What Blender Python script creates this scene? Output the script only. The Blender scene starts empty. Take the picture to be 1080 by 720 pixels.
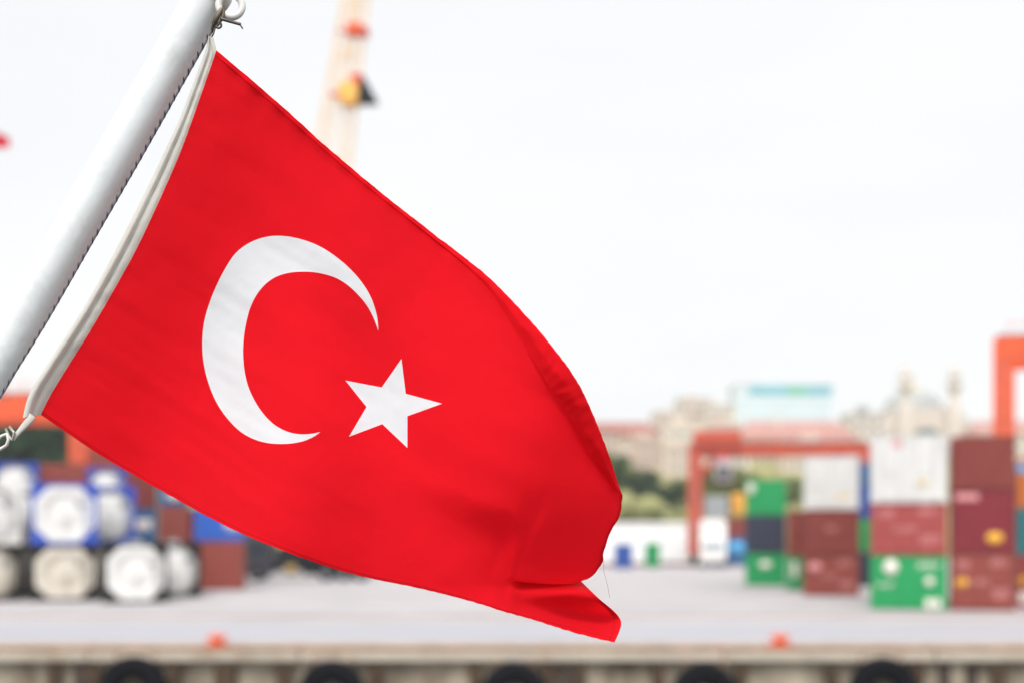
import bpy, bmesh, math, random
from mathutils import Vector, Matrix, noise
from mathutils.geometry import delaunay_2d_cdt

# ------------------------------------------------------------------ camera, world, sun, exposure
scene = bpy.context.scene
COL = scene.collection
EYE = 3.3                       # eye height above the quay deck
F = 1500.0                      # focal length in photo pixels (50 mm on 36 mm at 1080 px)
FLAG_D = 2.2                    # metres to the flag

cam_data = bpy.data.cameras.new("camera")
cam = bpy.data.objects.new("camera", cam_data)
COL.objects.link(cam)
cam.location = (0, 0, EYE)
cam.rotation_euler = (math.radians(90), 0, 0)
cam_data.lens = 50
cam_data.sensor_width = 36
cam_data.shift_y = 200 / 1080
cam_data.clip_start = 0.05
cam_data.clip_end = 5000
cam_data.dof.use_dof = True
cam_data.dof.focus_distance = FLAG_D
cam_data.dof.aperture_fstop = 2.25
scene.camera = cam

SUN_EL, SUN_AZ = math.radians(52), math.radians(192)     # azimuth clockwise from +Y: behind the camera, a little left
world = bpy.data.worlds.new("World")
scene.world = world
world.use_nodes = True
wn, wl = world.node_tree.nodes, world.node_tree.links
wn.clear()
out = wn.new("ShaderNodeOutputWorld")
bg = wn.new("ShaderNodeBackground")
bg.inputs["Strength"].default_value = 0.1
sky = wn.new("ShaderNodeTexSky")
sky.sky_type = 'NISHITA'
sky.sun_disc = False
sky.sun_elevation = SUN_EL
sky.sun_rotation = SUN_AZ
tc = wn.new("ShaderNodeTexCoord")
mp = wn.new("ShaderNodeMapping")
mp.inputs["Scale"].default_value = (1.6, 1.6, 5.0)
nz = wn.new("ShaderNodeTexNoise")
nz.inputs["Scale"].default_value = 1.3
nz.inputs["Detail"].default_value = 4
rp = wn.new("ShaderNodeValToRGB")
rp.color_ramp.elements[0].position = 0.35
rp.color_ramp.elements[0].color = (6.2, 6.3, 6.45, 1)
rp.color_ramp.elements[1].position = 0.68
rp.color_ramp.elements[1].color = (6.7, 6.72, 6.76, 1)
mx = wn.new("ShaderNodeMixRGB")
mx.inputs[0].default_value = 0.96
wl.new(tc.outputs["Generated"], mp.inputs["Vector"])
wl.new(mp.outputs[0], nz.inputs["Vector"])
wl.new(nz.outputs["Fac"], rp.inputs[0])
wl.new(sky.outputs[0], mx.inputs[1])
wl.new(rp.outputs[0], mx.inputs[2])
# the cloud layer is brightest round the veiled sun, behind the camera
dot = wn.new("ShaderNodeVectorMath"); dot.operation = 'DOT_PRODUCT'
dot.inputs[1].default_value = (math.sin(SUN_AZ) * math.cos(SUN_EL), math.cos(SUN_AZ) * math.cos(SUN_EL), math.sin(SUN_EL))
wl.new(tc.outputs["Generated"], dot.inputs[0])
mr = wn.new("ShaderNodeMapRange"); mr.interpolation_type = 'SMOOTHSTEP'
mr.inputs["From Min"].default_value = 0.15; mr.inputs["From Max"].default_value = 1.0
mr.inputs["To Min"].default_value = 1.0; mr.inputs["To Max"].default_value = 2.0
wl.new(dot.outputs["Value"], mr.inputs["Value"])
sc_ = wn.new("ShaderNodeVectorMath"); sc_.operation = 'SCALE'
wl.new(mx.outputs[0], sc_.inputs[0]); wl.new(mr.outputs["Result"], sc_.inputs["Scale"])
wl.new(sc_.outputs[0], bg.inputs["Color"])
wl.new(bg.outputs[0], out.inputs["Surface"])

sun_data = bpy.data.lights.new("sun", 'SUN')
sun_data.energy = 1.5
sun_data.angle = math.radians(12)
sun_data.color = (1.0, 0.96, 0.91)
sun = bpy.data.objects.new("sun", sun_data)
COL.objects.link(sun)
sdir = Vector((math.sin(SUN_AZ) * math.cos(SUN_EL), math.cos(SUN_AZ) * math.cos(SUN_EL), math.sin(SUN_EL)))
sun.rotation_euler = sdir.to_track_quat('Z', 'Y').to_euler()

scene.view_settings.view_transform = 'Standard'
scene.view_settings.look = 'None'
scene.view_settings.gamma = 1
scene.view_settings.use_curve_mapping = False
scene.view_settings.exposure = 0.62
scene.render.engine = 'CYCLES'
scene.cycles.use_denoising = True
scene.cycles.max_bounces = 8
scene.cycles.transmission_bounces = 6
scene.cycles.volume_bounces = 2
scene.cycles.use_adaptive_sampling = True
scene.cycles.adaptive_threshold = 0.01

rng = random.Random(7)

# ------------------------------------------------------------------ helpers
def srgb(r, g, b):
    def f(c):
        c /= 255.0
        return c / 12.92 if c <= 0.04045 else ((c + 0.055) / 1.055) ** 2.4
    return (f(r), f(g), f(b))

def at(px, py, d):
    """the point that the photo pixel (px, py) shows at depth d"""
    return Vector(((px - 540) * d / F, d, EYE + (560 - py) * d / F))

def X(px, d): return (px - 540) * d / F
def Z(py, d): return EYE + (560 - py) * d / F

MATS = {}
def mat(name, col, rough=0.6, metal=0.0, var=0.12, scale=3.0, bump=0.0, bscale=40.0, dirt=None, dirt_amt=0.25, dirt_scale=1.2, spec=0.4, stretch=(1, 1, 1)):
    if name in MATS: return MATS[name]
    m = bpy.data.materials.new(name)
    m.use_nodes = True
    N, L = m.node_tree.nodes, m.node_tree.links
    b = N["Principled BSDF"]
    b.inputs["Roughness"].default_value = rough
    b.inputs["Metallic"].default_value = metal
    b.inputs["Specular IOR Level"].default_value = spec
    t = N.new("ShaderNodeTexCoord")
    mpn = N.new("ShaderNodeMapping"); mpn.inputs["Scale"].default_value = stretch
    L.new(t.outputs["Object"], mpn.inputs["Vector"])
    n = N.new("ShaderNodeTexNoise"); n.inputs["Scale"].default_value = scale; n.inputs["Detail"].default_value = 5
    L.new(mpn.outputs[0], n.inputs["Vector"])
    r = N.new("ShaderNodeValToRGB")
    lo = [max(0, c * (1 - var)) for c in col]; hi = [min(1, c * (1 + var)) for c in col]
    r.color_ramp.elements[0].position = 0.3; r.color_ramp.elements[0].color = (*lo, 1)
    r.color_ramp.elements[1].position = 0.7; r.color_ramp.elements[1].color = (*hi, 1)
    L.new(n.outputs["Fac"], r.inputs[0])
    last = r.outputs[0]
    if dirt:
        n2 = N.new("ShaderNodeTexNoise"); n2.inputs["Scale"].default_value = dirt_scale; n2.inputs["Detail"].default_value = 8
        n2.inputs["Roughness"].default_value = 0.65
        L.new(mpn.outputs[0], n2.inputs["Vector"])
        r2 = N.new("ShaderNodeValToRGB")
        r2.color_ramp.elements[0].position = 0.52; r2.color_ramp.elements[0].color = (0, 0, 0, 1)
        r2.color_ramp.elements[1].position = 0.70; r2.color_ramp.elements[1].color = (dirt_amt * 3,) * 3 + (1,)
        L.new(n2.outputs["Fac"], r2.inputs[0])
        x = N.new("ShaderNodeMixRGB"); x.inputs[2].default_value = (*dirt, 1)
        L.new(r2.outputs[0], x.inputs[0]); L.new(last, x.inputs[1])
        last = x.outputs[0]
    L.new(last, b.inputs["Base Color"])
    if bump:
        n3 = N.new("ShaderNodeTexNoise"); n3.inputs["Scale"].default_value = bscale; n3.inputs["Detail"].default_value = 4
        L.new(mpn.outputs[0], n3.inputs["Vector"])
        bp = N.new("ShaderNodeBump"); bp.inputs["Strength"].default_value = bump; bp.inputs["Distance"].default_value = 0.02
        L.new(n3.outputs["Fac"], bp.inputs["Height"]); L.new(bp.outputs[0], b.inputs["Normal"])
    MATS[name] = m
    return m

class MB:
    """collects shapes, then links them as one mesh object"""
    def __init__(s): s.v = []; s.f = []; s.sm = []
    def add(s, vs, fs, M=None, smooth=False):
        n = len(s.v)
        s.v += [tuple(M @ Vector(p)) if M else tuple(p) for p in vs]
        s.f += [tuple(i + n for i in f) for f in fs]
        s.sm += [smooth] * len(fs)
    def box(s, x0, x1, y0, y1, z0, z1, M=None, bev=0.0):
        if bev <= 0:
            s.add([(x0,y0,z0),(x1,y0,z0),(x1,y1,z0),(x0,y1,z0),(x0,y0,z1),(x1,y0,z1),(x1,y1,z1),(x0,y1,z1)],
                  [(0,3,2,1),(4,5,6,7),(0,1,5,4),(1,2,6,5),(2,3,7,6),(3,0,4,7)], M)
            return
        bm = bmesh.new()
        bmesh.ops.create_cube(bm, size=1)
        for v in bm.verts:
            v.co = Vector(((x0+x1)/2 + v.co.x*(x1-x0), (y0+y1)/2 + v.co.y*(y1-y0), (z0+z1)/2 + v.co.z*(z1-z0)))
        bmesh.ops.bevel(bm, geom=list(bm.edges), offset=bev, segments=2, affect='EDGES')
        bm.verts.ensure_lookup_table()
        s.add([v.co[:] for v in bm.verts], [[v.index for v in f.verts] for f in bm.faces], M)
        bm.free()
    def tube(s, pts, r, n=8, caps=True, smooth=True):
        pts = [Vector(p) for p in pts]
        rs = r if isinstance(r, (list, tuple)) else [r] * len(pts)
        vs, fs = [], []
        up = None
        for i, p in enumerate(pts):
            t = (pts[min(i+1, len(pts)-1)] - pts[max(i-1, 0)]).normalized()
            if up is None:
                up = Vector((0, 0, 1)) if abs(t.z) < 0.9 else Vector((1, 0, 0))
            a = t.cross(up).normalized(); b = a.cross(t).normalized(); up = b
            for k in range(n):
                an = 2 * math.pi * k / n
                vs.append(p + (a * math.cos(an) + b * math.sin(an)) * rs[i])
        for i in range(len(pts) - 1):
            for k in range(n):
                k2 = (k + 1) % n
                fs.append((i*n+k, i*n+k2, (i+1)*n+k2, (i+1)*n+k))
        s.add(vs, fs, None, smooth)
        if caps:
            s.add([vs[k] for k in range(n)], [tuple(range(n))[::-1]])
            m = (len(pts)-1)*n
            s.add([vs[m+k] for k in range(n)], [tuple(range(n))])
    def lathe(s, prof, n=24, M=None, smooth=True, cap=True):
        """profile [(r, z)] turned about local Z"""
        vs, fs = [], []
        for (r, z) in prof:
            for k in range(n):
                a = 2*math.pi*k/n
                vs.append((r*math.cos(a), r*math.sin(a), z))
        for i in range(len(prof)-1):
            for k in range(n):
                k2 = (k+1) % n
                fs.append((i*n+k, i*n+k2, (i+1)*n+k2, (i+1)*n+k))
        s.add(vs, fs, M, smooth)
        if cap:
            if prof[0][0] > 1e-4: s.add([vs[k] for k in range(n)], [tuple(range(n))[::-1]], M)
            m = (len(prof)-1)*n
            if prof[-1][0] > 1e-4: s.add([vs[m+k] for k in range(n)], [tuple(range(n))], M)
    def torus(s, c, R, r, ax=Vector((0,0,1)), n=32, k=10, a0=0, a1=2*math.pi):
        q = ax.to_track_quat('Z', 'Y').to_matrix()
        full = abs(a1 - a0 - 2*math.pi) < 1e-6
        vs, fs = [], []
        m = n if full else n + 1
        for i in range(m):
            a = a0 + (a1-a0)*i/n
            for j in range(k):
                b = 2*math.pi*j/k
                vs.append(Vector(c) + q @ Vector(((R+r*math.cos(b))*math.cos(a), (R+r*math.cos(b))*math.sin(a), r*math.sin(b))))
        for i in range(n):
            i2 = (i+1) % m
            for j in range(k):
                j2 = (j+1) % k
                fs.append((i*k+j, i2*k+j, i2*k+j2, i*k+j2))
        s.add(vs, fs, None, True)
    def build(s, name, m, parent=None, loc=None, rz=None):
        me = bpy.data.meshes.new(name)
        me.from_pydata([tuple(p) for p in s.v], [], s.f)
        me.polygons.foreach_set("use_smooth", s.sm)
        me.materials.append(m)
        me.validate()
        me.update()
        o = bpy.data.objects.new(name, me)
        COL.objects.link(o)
        if parent: o.parent = parent
        if loc is not None: o.location = loc
        if rz is not None: o.rotation_euler = (0, 0, rz)
        return o

def tag(o, label=None, cat=None, group=None, kind=None):
    if label: o["label"] = label
    if cat: o["category"] = cat
    if group: o["group"] = group
    if kind: o["kind"] = kind
    return o

def empty(name, loc=(0, 0, 0), rz=0.0):
    o = bpy.data.objects.new(name, None)
    COL.objects.link(o)
    o.location = loc
    o.rotation_euler = (0, 0, rz)
    o.empty_display_size = 0.3
    return o

def kids(o): return [c for c in COL.objects if c.parent == o]

def copy_tree(o, parent=None):
    c = o.copy(); COL.objects.link(c)
    if parent: c.parent = parent
    for ch in kids(o): copy_tree(ch, c)
    return c

# ------------------------------------------------------------------ materials
concrete = mat("apron_concrete", (0.40, 0.375, 0.38), 0.85, var=0.10, scale=0.35, bump=0.15, bscale=6, dirt=(0.24, 0.225, 0.225), dirt_amt=0.26, dirt_scale=0.18)
strip_c = mat("apron_strip", (0.35, 0.345, 0.368), 0.8, var=0.06, scale=0.5, dirt=(0.4, 0.38, 0.4), dirt_amt=0.12, dirt_scale=0.5, stretch=(0.2, 1, 1))
coping_c = mat("coping_concrete", (0.50, 0.43, 0.35), 0.85, var=0.12, scale=1.5, bump=0.3, bscale=12, dirt=(0.30, 0.21, 0.14), dirt_amt=0.28, dirt_scale=0.8)
wall_c = mat("quay_face_concrete", (0.34, 0.28, 0.21), 0.9, var=0.3, scale=1.0, bump=0.5, bscale=8, dirt=(0.08, 0.05, 0.03), dirt_amt=0.33, dirt_scale=0.65, stretch=(1, 1, .5))
dark_c = mat("recess_shade", (0.07, 0.05, 0.04), 0.95, var=0.3, scale=2)  # shade inside the quay recesses, put into a flat panel colour
timber = mat("fender_timber", (0.07, 0.042, 0.024), 0.85, var=0.35, scale=2.5, bump=0.5, bscale=14, stretch=(3, 3, .6))
rust = mat("rusty_rail", (0.30, 0.17, 0.10), 0.8, var=0.25, scale=4)
rubber = mat("black_rubber", (0.007, 0.007, 0.009), 0.85, var=0.3, scale=3, bump=0.2, bscale=18, spec=0.12)
bollard_o = mat("bollard_paint", (0.72, 0.13, 0.05), 0.55, var=0.15, scale=6, dirt=(0.2, 0.08, 0.04), dirt_amt=0.2, dirt_scale=5)
water_m = mat("harbour_water", (0.03, 0.06, 0.06), 0.12, var=0.2, scale=0.3, bump=0.6, bscale=1.2, spec=0.5)
crane_o = mat("crane_orange", (0.68, 0.085, 0.018), 0.5, var=0.12, scale=1.2, dirt=(0.30, 0.07, 0.03), dirt_amt=0.2, dirt_scale=0.8)
crane_r = mat("crane_red_orange", (0.46, 0.065, 0.03), 0.5, var=0.12, scale=1.2, dirt=(0.28, 0.06, 0.03), dirt_amt=0.2, dirt_scale=0.8)
yellow_m = mat("crane_yellow", (0.80, 0.42, 0.08), 0.5, var=0.1, scale=2)
redp = mat("red_paint", (0.55, 0.03, 0.02), 0.5, var=0.1, scale=2)
dark_m = mat("dark_steel", (0.016, 0.016, 0.02), 0.7, var=0.3, scale=3, spec=0.15)
grey_m = mat("grey_steel", (0.25, 0.25, 0.26), 0.5, metal=0.3, var=0.15, scale=3)
white_m = mat("white_paint", (0.74, 0.73, 0.70), 0.5, var=0.05, scale=2, dirt=(0.5, 0.47, 0.42), dirt_amt=0.1, dirt_scale=0.8)
glass_m = mat("dark_glass", (0.03, 0.04, 0.05), 0.1, var=0.2, scale=2, spec=0.6)
pale_mark = mat("pale_lettering", (0.80, 0.72, 0.66), 0.6, var=0.1, scale=5)
yellow_mark = mat("yellow_lettering", (0.80, 0.42, 0.04), 0.6, var=0.1, scale=5)
pink_mark = mat("faded_pink_lettering", (0.62, 0.26, 0.26), 0.6, var=0.1, scale=5)
blue_mark = mat("light_blue_lettering", (0.10, 0.42, 0.75), 0.6, var=0.1, scale=5)

# ------------------------------------------------------------------ setting: water, quay, terrain
QY = 40.24                       # quay edge
def plane(name, x0, x1, y0, y1, z, m, nx=1, ny=1):
    b = MB()
    for i in range(nx):
        for j in range(ny):
            xa, xb = x0 + (x1-x0)*i/nx, x0 + (x1-x0)*(i+1)/nx
            ya, yb = y0 + (y1-y0)*j/ny, y0 + (y1-y0)*(j+1)/ny
            b.add([(xa,ya,z),(xb,ya,z),(xb,yb,z),(xa,yb,z)], [(0,1,2,3)])
    return b.build(name, m)

tag(plane("water", -1000, 1000, -300, QY + 0.7, -2.1, water_m), kind="structure")
tag(plane("ground", -1000, 1000, QY + 1.05, 1400, 0.0, concrete), kind="structure")
tag(plane("apron_pavement", -200, 200, 43.1, 51.5, 0.004, strip_c), kind="structure")
tag(plane("roadway", -200, 200, 58.6, 59.4, 0.004, mat("apron_joint", (0.33, 0.31, 0.31), 0.9)), kind="structure")

b = MB()                         # coping beam with joints
x = -72.0
while x < 72:
    w = 5.96
    b.box(x, x + w, QY, QY + 1.05, -0.37, 0.03, bev=0.03)
    x += 6.0
tag(b.build("kerb", coping_c), kind="structure", label="pale concrete coping along the quay edge")
b = MB(); b.box(-90, 90, QY - 0.012, QY + 0.16, -0.075, 0.036)
tag(b.build("kerb_edging", mat("rusty_edging", (0.23, 0.115, 0.06), 0.85, var=0.3, scale=2)), kind="structure", label="rusty brown steel edging along the top of the coping")
b = MB()
b.box(-200, 200, QY + 0.35, QY + 1.05, -3.5, -0.372)
tag(b.build("quay_wall", wall_c), "weathered stained concrete quay wall face below the coping", "quay wall", kind="structure")
b = MB()
b.box(-200, 200, 41.35, 41.47, 0.0, 0.05); b.box(-200, 200, 41.25, 41.57, -0.01, 0.012)
tag(b.build("crane_rail", rust), "rusty brown steel rail running along the quay edge", "rail")
b = MB()
b.box(-200, 200, 55.0, 55.12, 0.0, 0.03); b.box(-200, 200, 54.9, 55.22, -0.01, 0.01)
tag(b.build("crane_rail", rust), "thin rail set in the concrete farther back from the quay edge", "rail")

# tyre fenders hung on the quay face
def tyre_mb(R, w):
    q = MB()
    prof = [(R*0.38, -w/2*0.8), (R*0.43, -w/2*0.98), (R*0.80, -w/2), (R*0.93, -w/2*0.9), (R, -w/2*0.62), (R, w/2*0.62), (R*0.93, w/2*0.9), (R*0.80, w/2), (R*0.43, w/2*0.98), (R*0.38, w/2*0.8), (R*0.34, 0), (R*0.38, -w/2*0.8)]
    q.lathe(prof, 36, Matrix.Rotation(math.pi/2, 4, 'X'), cap=False)
    for k in range(30):
        a = 2*math.pi*k/30
        M = Matrix.Rotation(a, 4, 'Y')
        q.box(-R*0.035, R*0.035, -w/2*0.6, w/2*0.6, R*0.99, R*1.025, M)
    return q
proto = None
places = ["hung below the quay edge under the leftmost part of the flag", "hung below the quay edge, second from the left end",
          "hung below the quay edge beneath the curled corner of the flag", "hung below the quay edge, left of the right-hand orange bollard",
          "hung below the quay edge under the green and white container stack"]
for i, (px, top) in enumerate([(141, 692), (350, 696), (542, 698), (743, 699), (931, 693)]):
    R = 0.93
    c = Vector((X(px, 40.0), QY - 0.30, Z(top, 39.9) - R))
    if proto is None:
        t = empty("tyre_fender", c)
        tyre_mb(R, 0.55).build("tyre", rubber, t)
        for sx in (-1, 1):
            ch = MB()
            ch.tube([(sx*0.45, 0.0, R*0.55), (sx*0.52, 0.25, R*0.9), (sx*0.55, 0.30, R + 0.1)], 0.03, 6)
            ch.build("chain", rust, t)
        proto = t
    else:
        t = copy_tree(proto); t.location = c
    tag(t, "black tyre fender " + places[i], "tyre fender", "tyre fenders along the quay")
# timber posts, and panels coloured dark for the shade of recesses in the quay face
posts = [(57,12,'t'),(84,14,'d'),(97,9,'t'),(185,11,'t'),(237,20,'t'),(297,13,'t'),(398,12,'t'),(500,11,'t'),
         (578,9,'t'),(596,16,'d'),(612,9,'t'),(692,11,'t'),(783,11,'t'),(876,11,'t'),(970,12,'t'),(998,9,'d'),(1027,9,'d'),(1054,11,'t')]
for i, (px, w, k) in enumerate(posts):
    d = 40.35
    x0, x1 = X(px - w/2 - 1.5, d), X(px + w/2 + 1.5, d)
    b = MB()
    top = -0.42 - rng.random()*0.12
    b.box(x0, x1, QY + (0.10 if k == 't' else 0.2), QY + 0.346, -3.3, top, bev=0.03)
    # bolts that fix it
    for zz in (top - 0.25, top - 1.2):
        b.box((x0+x1)/2 - 0.04, (x0+x1)/2 + 0.04, QY + (0.07 if k == 't' else .17), QY + 0.15 + (0 if k == 't' else .06), zz - 0.04, zz + 0.04)
    lean = [t_ for t_ in (141, 350, 542, 743, 931) if 38 < abs(px - t_) < 62]
    if lean and k == 't':
        sg = 0.38 if px > lean[0] else -0.38
        b.v = [(vx - sg*(top - vz)*.35, vy, vz) for vx, vy, vz in b.v]
    o = b.build("fender_post_or_recess_panel", timber if k == 't' else dark_c)
    near = min([(abs(px-t), n) for t, n in ((141,'first'),(350,'second'),(542,'third'),(743,'fourth'),(931,'fifth'))])
    side = "left" if px < {'first':141,'second':350,'third':542,'fourth':743,'fifth':931}[near[1]] else "right"
    wd = "brown timber" if k == 't' else "dark panel painted as a shaded recess, shaped like a"
    tag(o, f"{wd} post on the quay wall, about {abs(near[0])*2.7:.0f} centimetres {side} of the {near[1]} tyre", "post", "fender posts on the quay wall")

# orange mooring bollards
def bollard(loc, label):
    t = empty("mooring_bollard", loc)
    q = MB(); q.lathe([(0.26,0),(0.26,0.04),(0.18,0.06),(0.16,0.14),(0.2,0.20),(0.29,0.23),(0.30,0.28),(0.22,0.33),(0,0.35)], 24)
    q.build("post", bollard_o, t)
    q = MB(); q.box(-0.34,0.34,-0.3,0.3,0,0.03, bev=0.008)
    for sx in (-1,1):
        for sy in (-1,1): q.lathe([(0.035,0.03),(0.035,0.06),(0,0.06)], 6, Matrix.Translation((sx*0.28, sy*0.24, 0)))
    q.build("base_plate", bollard_o, t)
    tag(t, label, "bollard", "orange mooring bollards")
bollard((X(231, 40.8), 40.55, 0.03), "orange mushroom bollard on the coping between the two left tyres")
bollard((X(821, 40.8), 40.55, 0.03), "orange mushroom bollard on the coping between the two right tyres")

# terrain behind the port
grass_hill = mat("hillside", (0.23, 0.23, 0.075), 0.95, var=0.35, scale=0.02, dirt=(0.42, 0.30, 0.18), dirt_amt=0.33, dirt_scale=0.035)
def hz(x, y):
    t = max(0.0, min(1.0, (y - 178) / 420))
    h = 42 * t ** 0.93
    if y > 620: h -= (y - 620) * 0.03
    h += noise.noise(Vector((x*0.012, y*0.012, 3))) * 2.4 * min(1, t*6)
    return h if y > 178 else -0.05
b = MB()
nx, ny = 120, 90
vs = []
for j in range(ny + 1):
    y = 172 + (1380 - 172) * (j / ny) ** 1.6
    for i in range(nx + 1):
        x = -950 + 1900 * i / nx
        vs.append((x, y, hz(x, y)))
fs = [(j*(nx+1)+i, j*(nx+1)+i+1, (j+1)*(nx+1)+i+1, (j+1)*(nx+1)+i) for j in range(ny) for i in range(nx)]
b.add(vs, fs, None, True)
tag(b.build("hill", grass_hill), kind="structure")

# ------------------------------------------------------------------ containers
CONT = {
 'white': (0.62, 0.61, 0.59), 'brown': (0.20, 0.032, 0.024), 'maroon': (0.19, 0.014, 0.022), 'red': (0.33, 0.055, 0.05),
 'green': (0.008, 0.29, 0.085), 'navy': (0.028, 0.032, 0.06), 'blue': (0.015, 0.075, 0.32), 'brightblue': (0.02, 0.11, 0.48), 'teal': (0.02, 0.22, 0.24),
 'yellow': (0.72, 0.36, 0.05), 'orange': (0.68, 0.20, 0.035), 'steelblue': (0.03, 0.12, 0.27), 'grey': (0.30, 0.32, 0.32), 'rust': (0.25, 0.048, 0.034)}
def cmat(c):
    col = CONT[c]
    return mat("container_" + c, col, 0.5, var=0.10, scale=1.2, dirt=tuple(0.55*v + 0.05 for v in col) if c != 'white' else (0.5, 0.45, 0.4), dirt_amt=0.16, dirt_scale=0.9, stretch=(1,1,.4))
def cmat_dark(c):
    col = CONT[c]
    return mat("container_frame_" + c, tuple(v*0.85 for v in col), 0.55, var=0.15, scale=2)

def corr(b, p0, p1, z0, z1, off, pitch=0.28, dep=0.045):
    """corrugated sheet between two plan points, its ridges towards `off`"""
    p0, p1 = Vector((*p0, 0)), Vector((*p1, 0))
    L = (p1 - p0).length; n = max(2, int(L / pitch)); d = (p1 - p0) / n
    o = Vector((*off, 0)) * dep
    pts = []
    for i in range(n):
        a = p0 + d * i
        pts += [a, a + d*0.30, a + d*0.40 + o, a + d*0.85 + o]
        pts += [a + d*0.98]
    pts.append(p1)
    vs = [(p.x, p.y, z0) for p in pts] + [(p.x, p.y, z1) for p in pts]
    m = len(pts)
    b.add(vs, [(i, i+1, m+i+1, m+i) for i in range(m-1)])

def container(loc, rz, W, L, H, c, label, group, marks=(), front='doors'):
    """origin: base centre of the front face; the front looks towards local -Y"""
    t = empty("shipping_container", loc, rz)
    tag(t, label, "shipping container", group)
    m, md = cmat(c), cmat_dark(c)
    h = W/2
    b = MB()
    corr(b, (-h+0.06, 0.1), (-h+0.06, L-0.1), 0.16, H-0.08, (-1, 0))
    corr(b, (h-0.06, L-0.1), (h-0.06, 0.1), 0.16, H-0.08, (1, 0))
    corr(b, (h-0.1, L-0.05), (-h+0.1, L-0.05), 0.16, H-0.08, (0, 1))
    b.box(-h+0.05, h-0.05, 0.06, L-0.06, 0.12, 0.17)
    b.box(-h+0.05, h-0.05, 0.06, L-0.06, H-0.07, H-0.035)
    b.build("body", m, t)
    b = MB()
    for sx in (-1, 1):
        xo = sx*(h-0.06)
        for y in (0.06, L-0.06):
            b.box(xo-0.06, xo+0.06, y-0.06, y+0.06, 0.0, H)
            for zc in (0.06, H-0.06):                                   # corner castings
                b.box(xo-0.075, xo+0.075, y-0.075, y+0.075, zc-0.06, zc+0.058)
        b.box(xo-0.05, xo+0.05, 0.06, L-0.06, 0.03, 0.16)
        b.box(xo-0.04, xo+0.04, 0.06, L-0.06, H-0.09, H-0.01)
    for y in (0.05, L-0.05):
        b.box(-h+0.06, h-0.06, y-0.045, y+0.045, 0.02, 0.15)
        b.box(-h+0.06, h-0.06, y-0.045, y+0.045, H-0.12, H-0.012)
    b.build("frame", md, t)
    if front == 'doors':
        for sx in (-1, 1):
            b = MB()
            x0, x1 = (0.01, h-0.13) if sx > 0 else (-h+0.13, -0.01)
            z0, z1 = 0.16, H-0.13
            b.box(x0, x1, 0.02, 0.06, z0, z1)
            n = 5
            for k in range(n):
                za = z0 + (z1-z0)*(k+0.12)/n; zb = z0 + (z1-z0)*(k+0.88)/n
                b.box(x0+0.06, x1-0.06, -0.005, 0.021, za, zb, bev=0.012)
            d = b.build("door", m, t)
            q = MB()
            for fx in (0.25, 0.72):
                xx = x0 + (x1-x0)*fx
                q.tube([(xx, -0.03, 0.06), (xx, -0.03, H-0.05)], 0.022, 6)
                for zz in (0.2, H*0.5, H-0.2): q.box(xx-0.05, xx+0.05, -0.04, 0.0, zz-0.04, zz+0.04)
                q.box(xx-0.02, xx+0.30*(1 if fx < .5 else -1) if fx < .5 else xx+0.02, -0.045, -0.03, H*0.42, H*0.42+0.04) if fx < .5 else q.box(xx-0.30, xx+0.02, -0.045, -0.03, H*0.42, H*0.42+0.04)
            q.build("locking_bar", md, d)
    else:
        b = MB()
        corr(b, (-h+0.1, 0.04), (h-0.1, 0.04), 0.15, H-0.12, (0, -1))
        b.build("end_wall", m, t)
    MM = {'f': mat('faint_yellow_lettering', (.62,.52,.36), .6), 'w': pale_mark, 'y': yellow_mark, 'p': pink_mark, 'b': blue_mark}
    for (kind, fx, fz, fw, fh, mc) in marks:
        q = MB()
        cx, cz, ww, hh = -h + fx*W, fz*H, fw*W/2, fh*H/2
        if kind == 'o':
            q.lathe([(1.0, 0), (1.0, 0.008), (0, 0.008)], 20, Matrix.Translation((cx, -0.008, cz)) @ Matrix.Rotation(math.pi/2, 4, 'X') @ Matrix.Diagonal((ww, hh, 1, 1)))
        elif kind == 'r':
            q.box(cx-ww, cx+ww, -0.016, -0.008, cz-hh, cz+hh, bev=0.003)
        else:   # rows of small worn characters too faint to read
            rows = 3
            for r in range(rows):
                z = cz + hh - (r+0.5)*2*hh/rows
                xx = cx - ww
                while xx < cx + ww - 0.05:
                    w = rng.uniform(0.05, 0.12)
                    q.box(xx, xx+w, -0.016, -0.008, z-hh/rows*0.6, z+hh/rows*0.6)
                    xx += w + 0.04
        q.build("logo" if kind != 't' else "lettering", MM[mc], t)
    return t

def face_solve(px0, px1, d, k=1.0):
    """front face whose left corner stands at px0, depth d, turned towards the viewer"""
    xm = X((px0+px1)/2, d)
    th = math.atan2(xm, d) * k
    X0, a = X(px0, d), (px1-540)/F
    W = (a*d - X0) / (math.cos(th) + a*math.sin(th))
    return X0, W, th

GAP = 0.012
def stack(px0, px1, ybase, levels, group, k=1.0, L=6.06, d=None):
    """levels bottom to top: (py_top, colour, label, marks, front)"""
    if d is None: d = EYE * F / (ybase - 560)
    X0, W, th = face_solve(px0, px1, d, k)
    cx, cy = X0 + W/2*math.cos(th), d - W/2*math.sin(th)
    z = 0.0
    for lv in levels:
        top, c, label, marks = lv[:4]
        front = lv[4] if len(lv) > 4 else 'doors'
        zt = EYE + (560 - top) * cy / F
        container((cx, cy, z + 0.004), -th, W, L, zt - z - GAP, c, label, group, marks, front)
        z = zt

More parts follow.
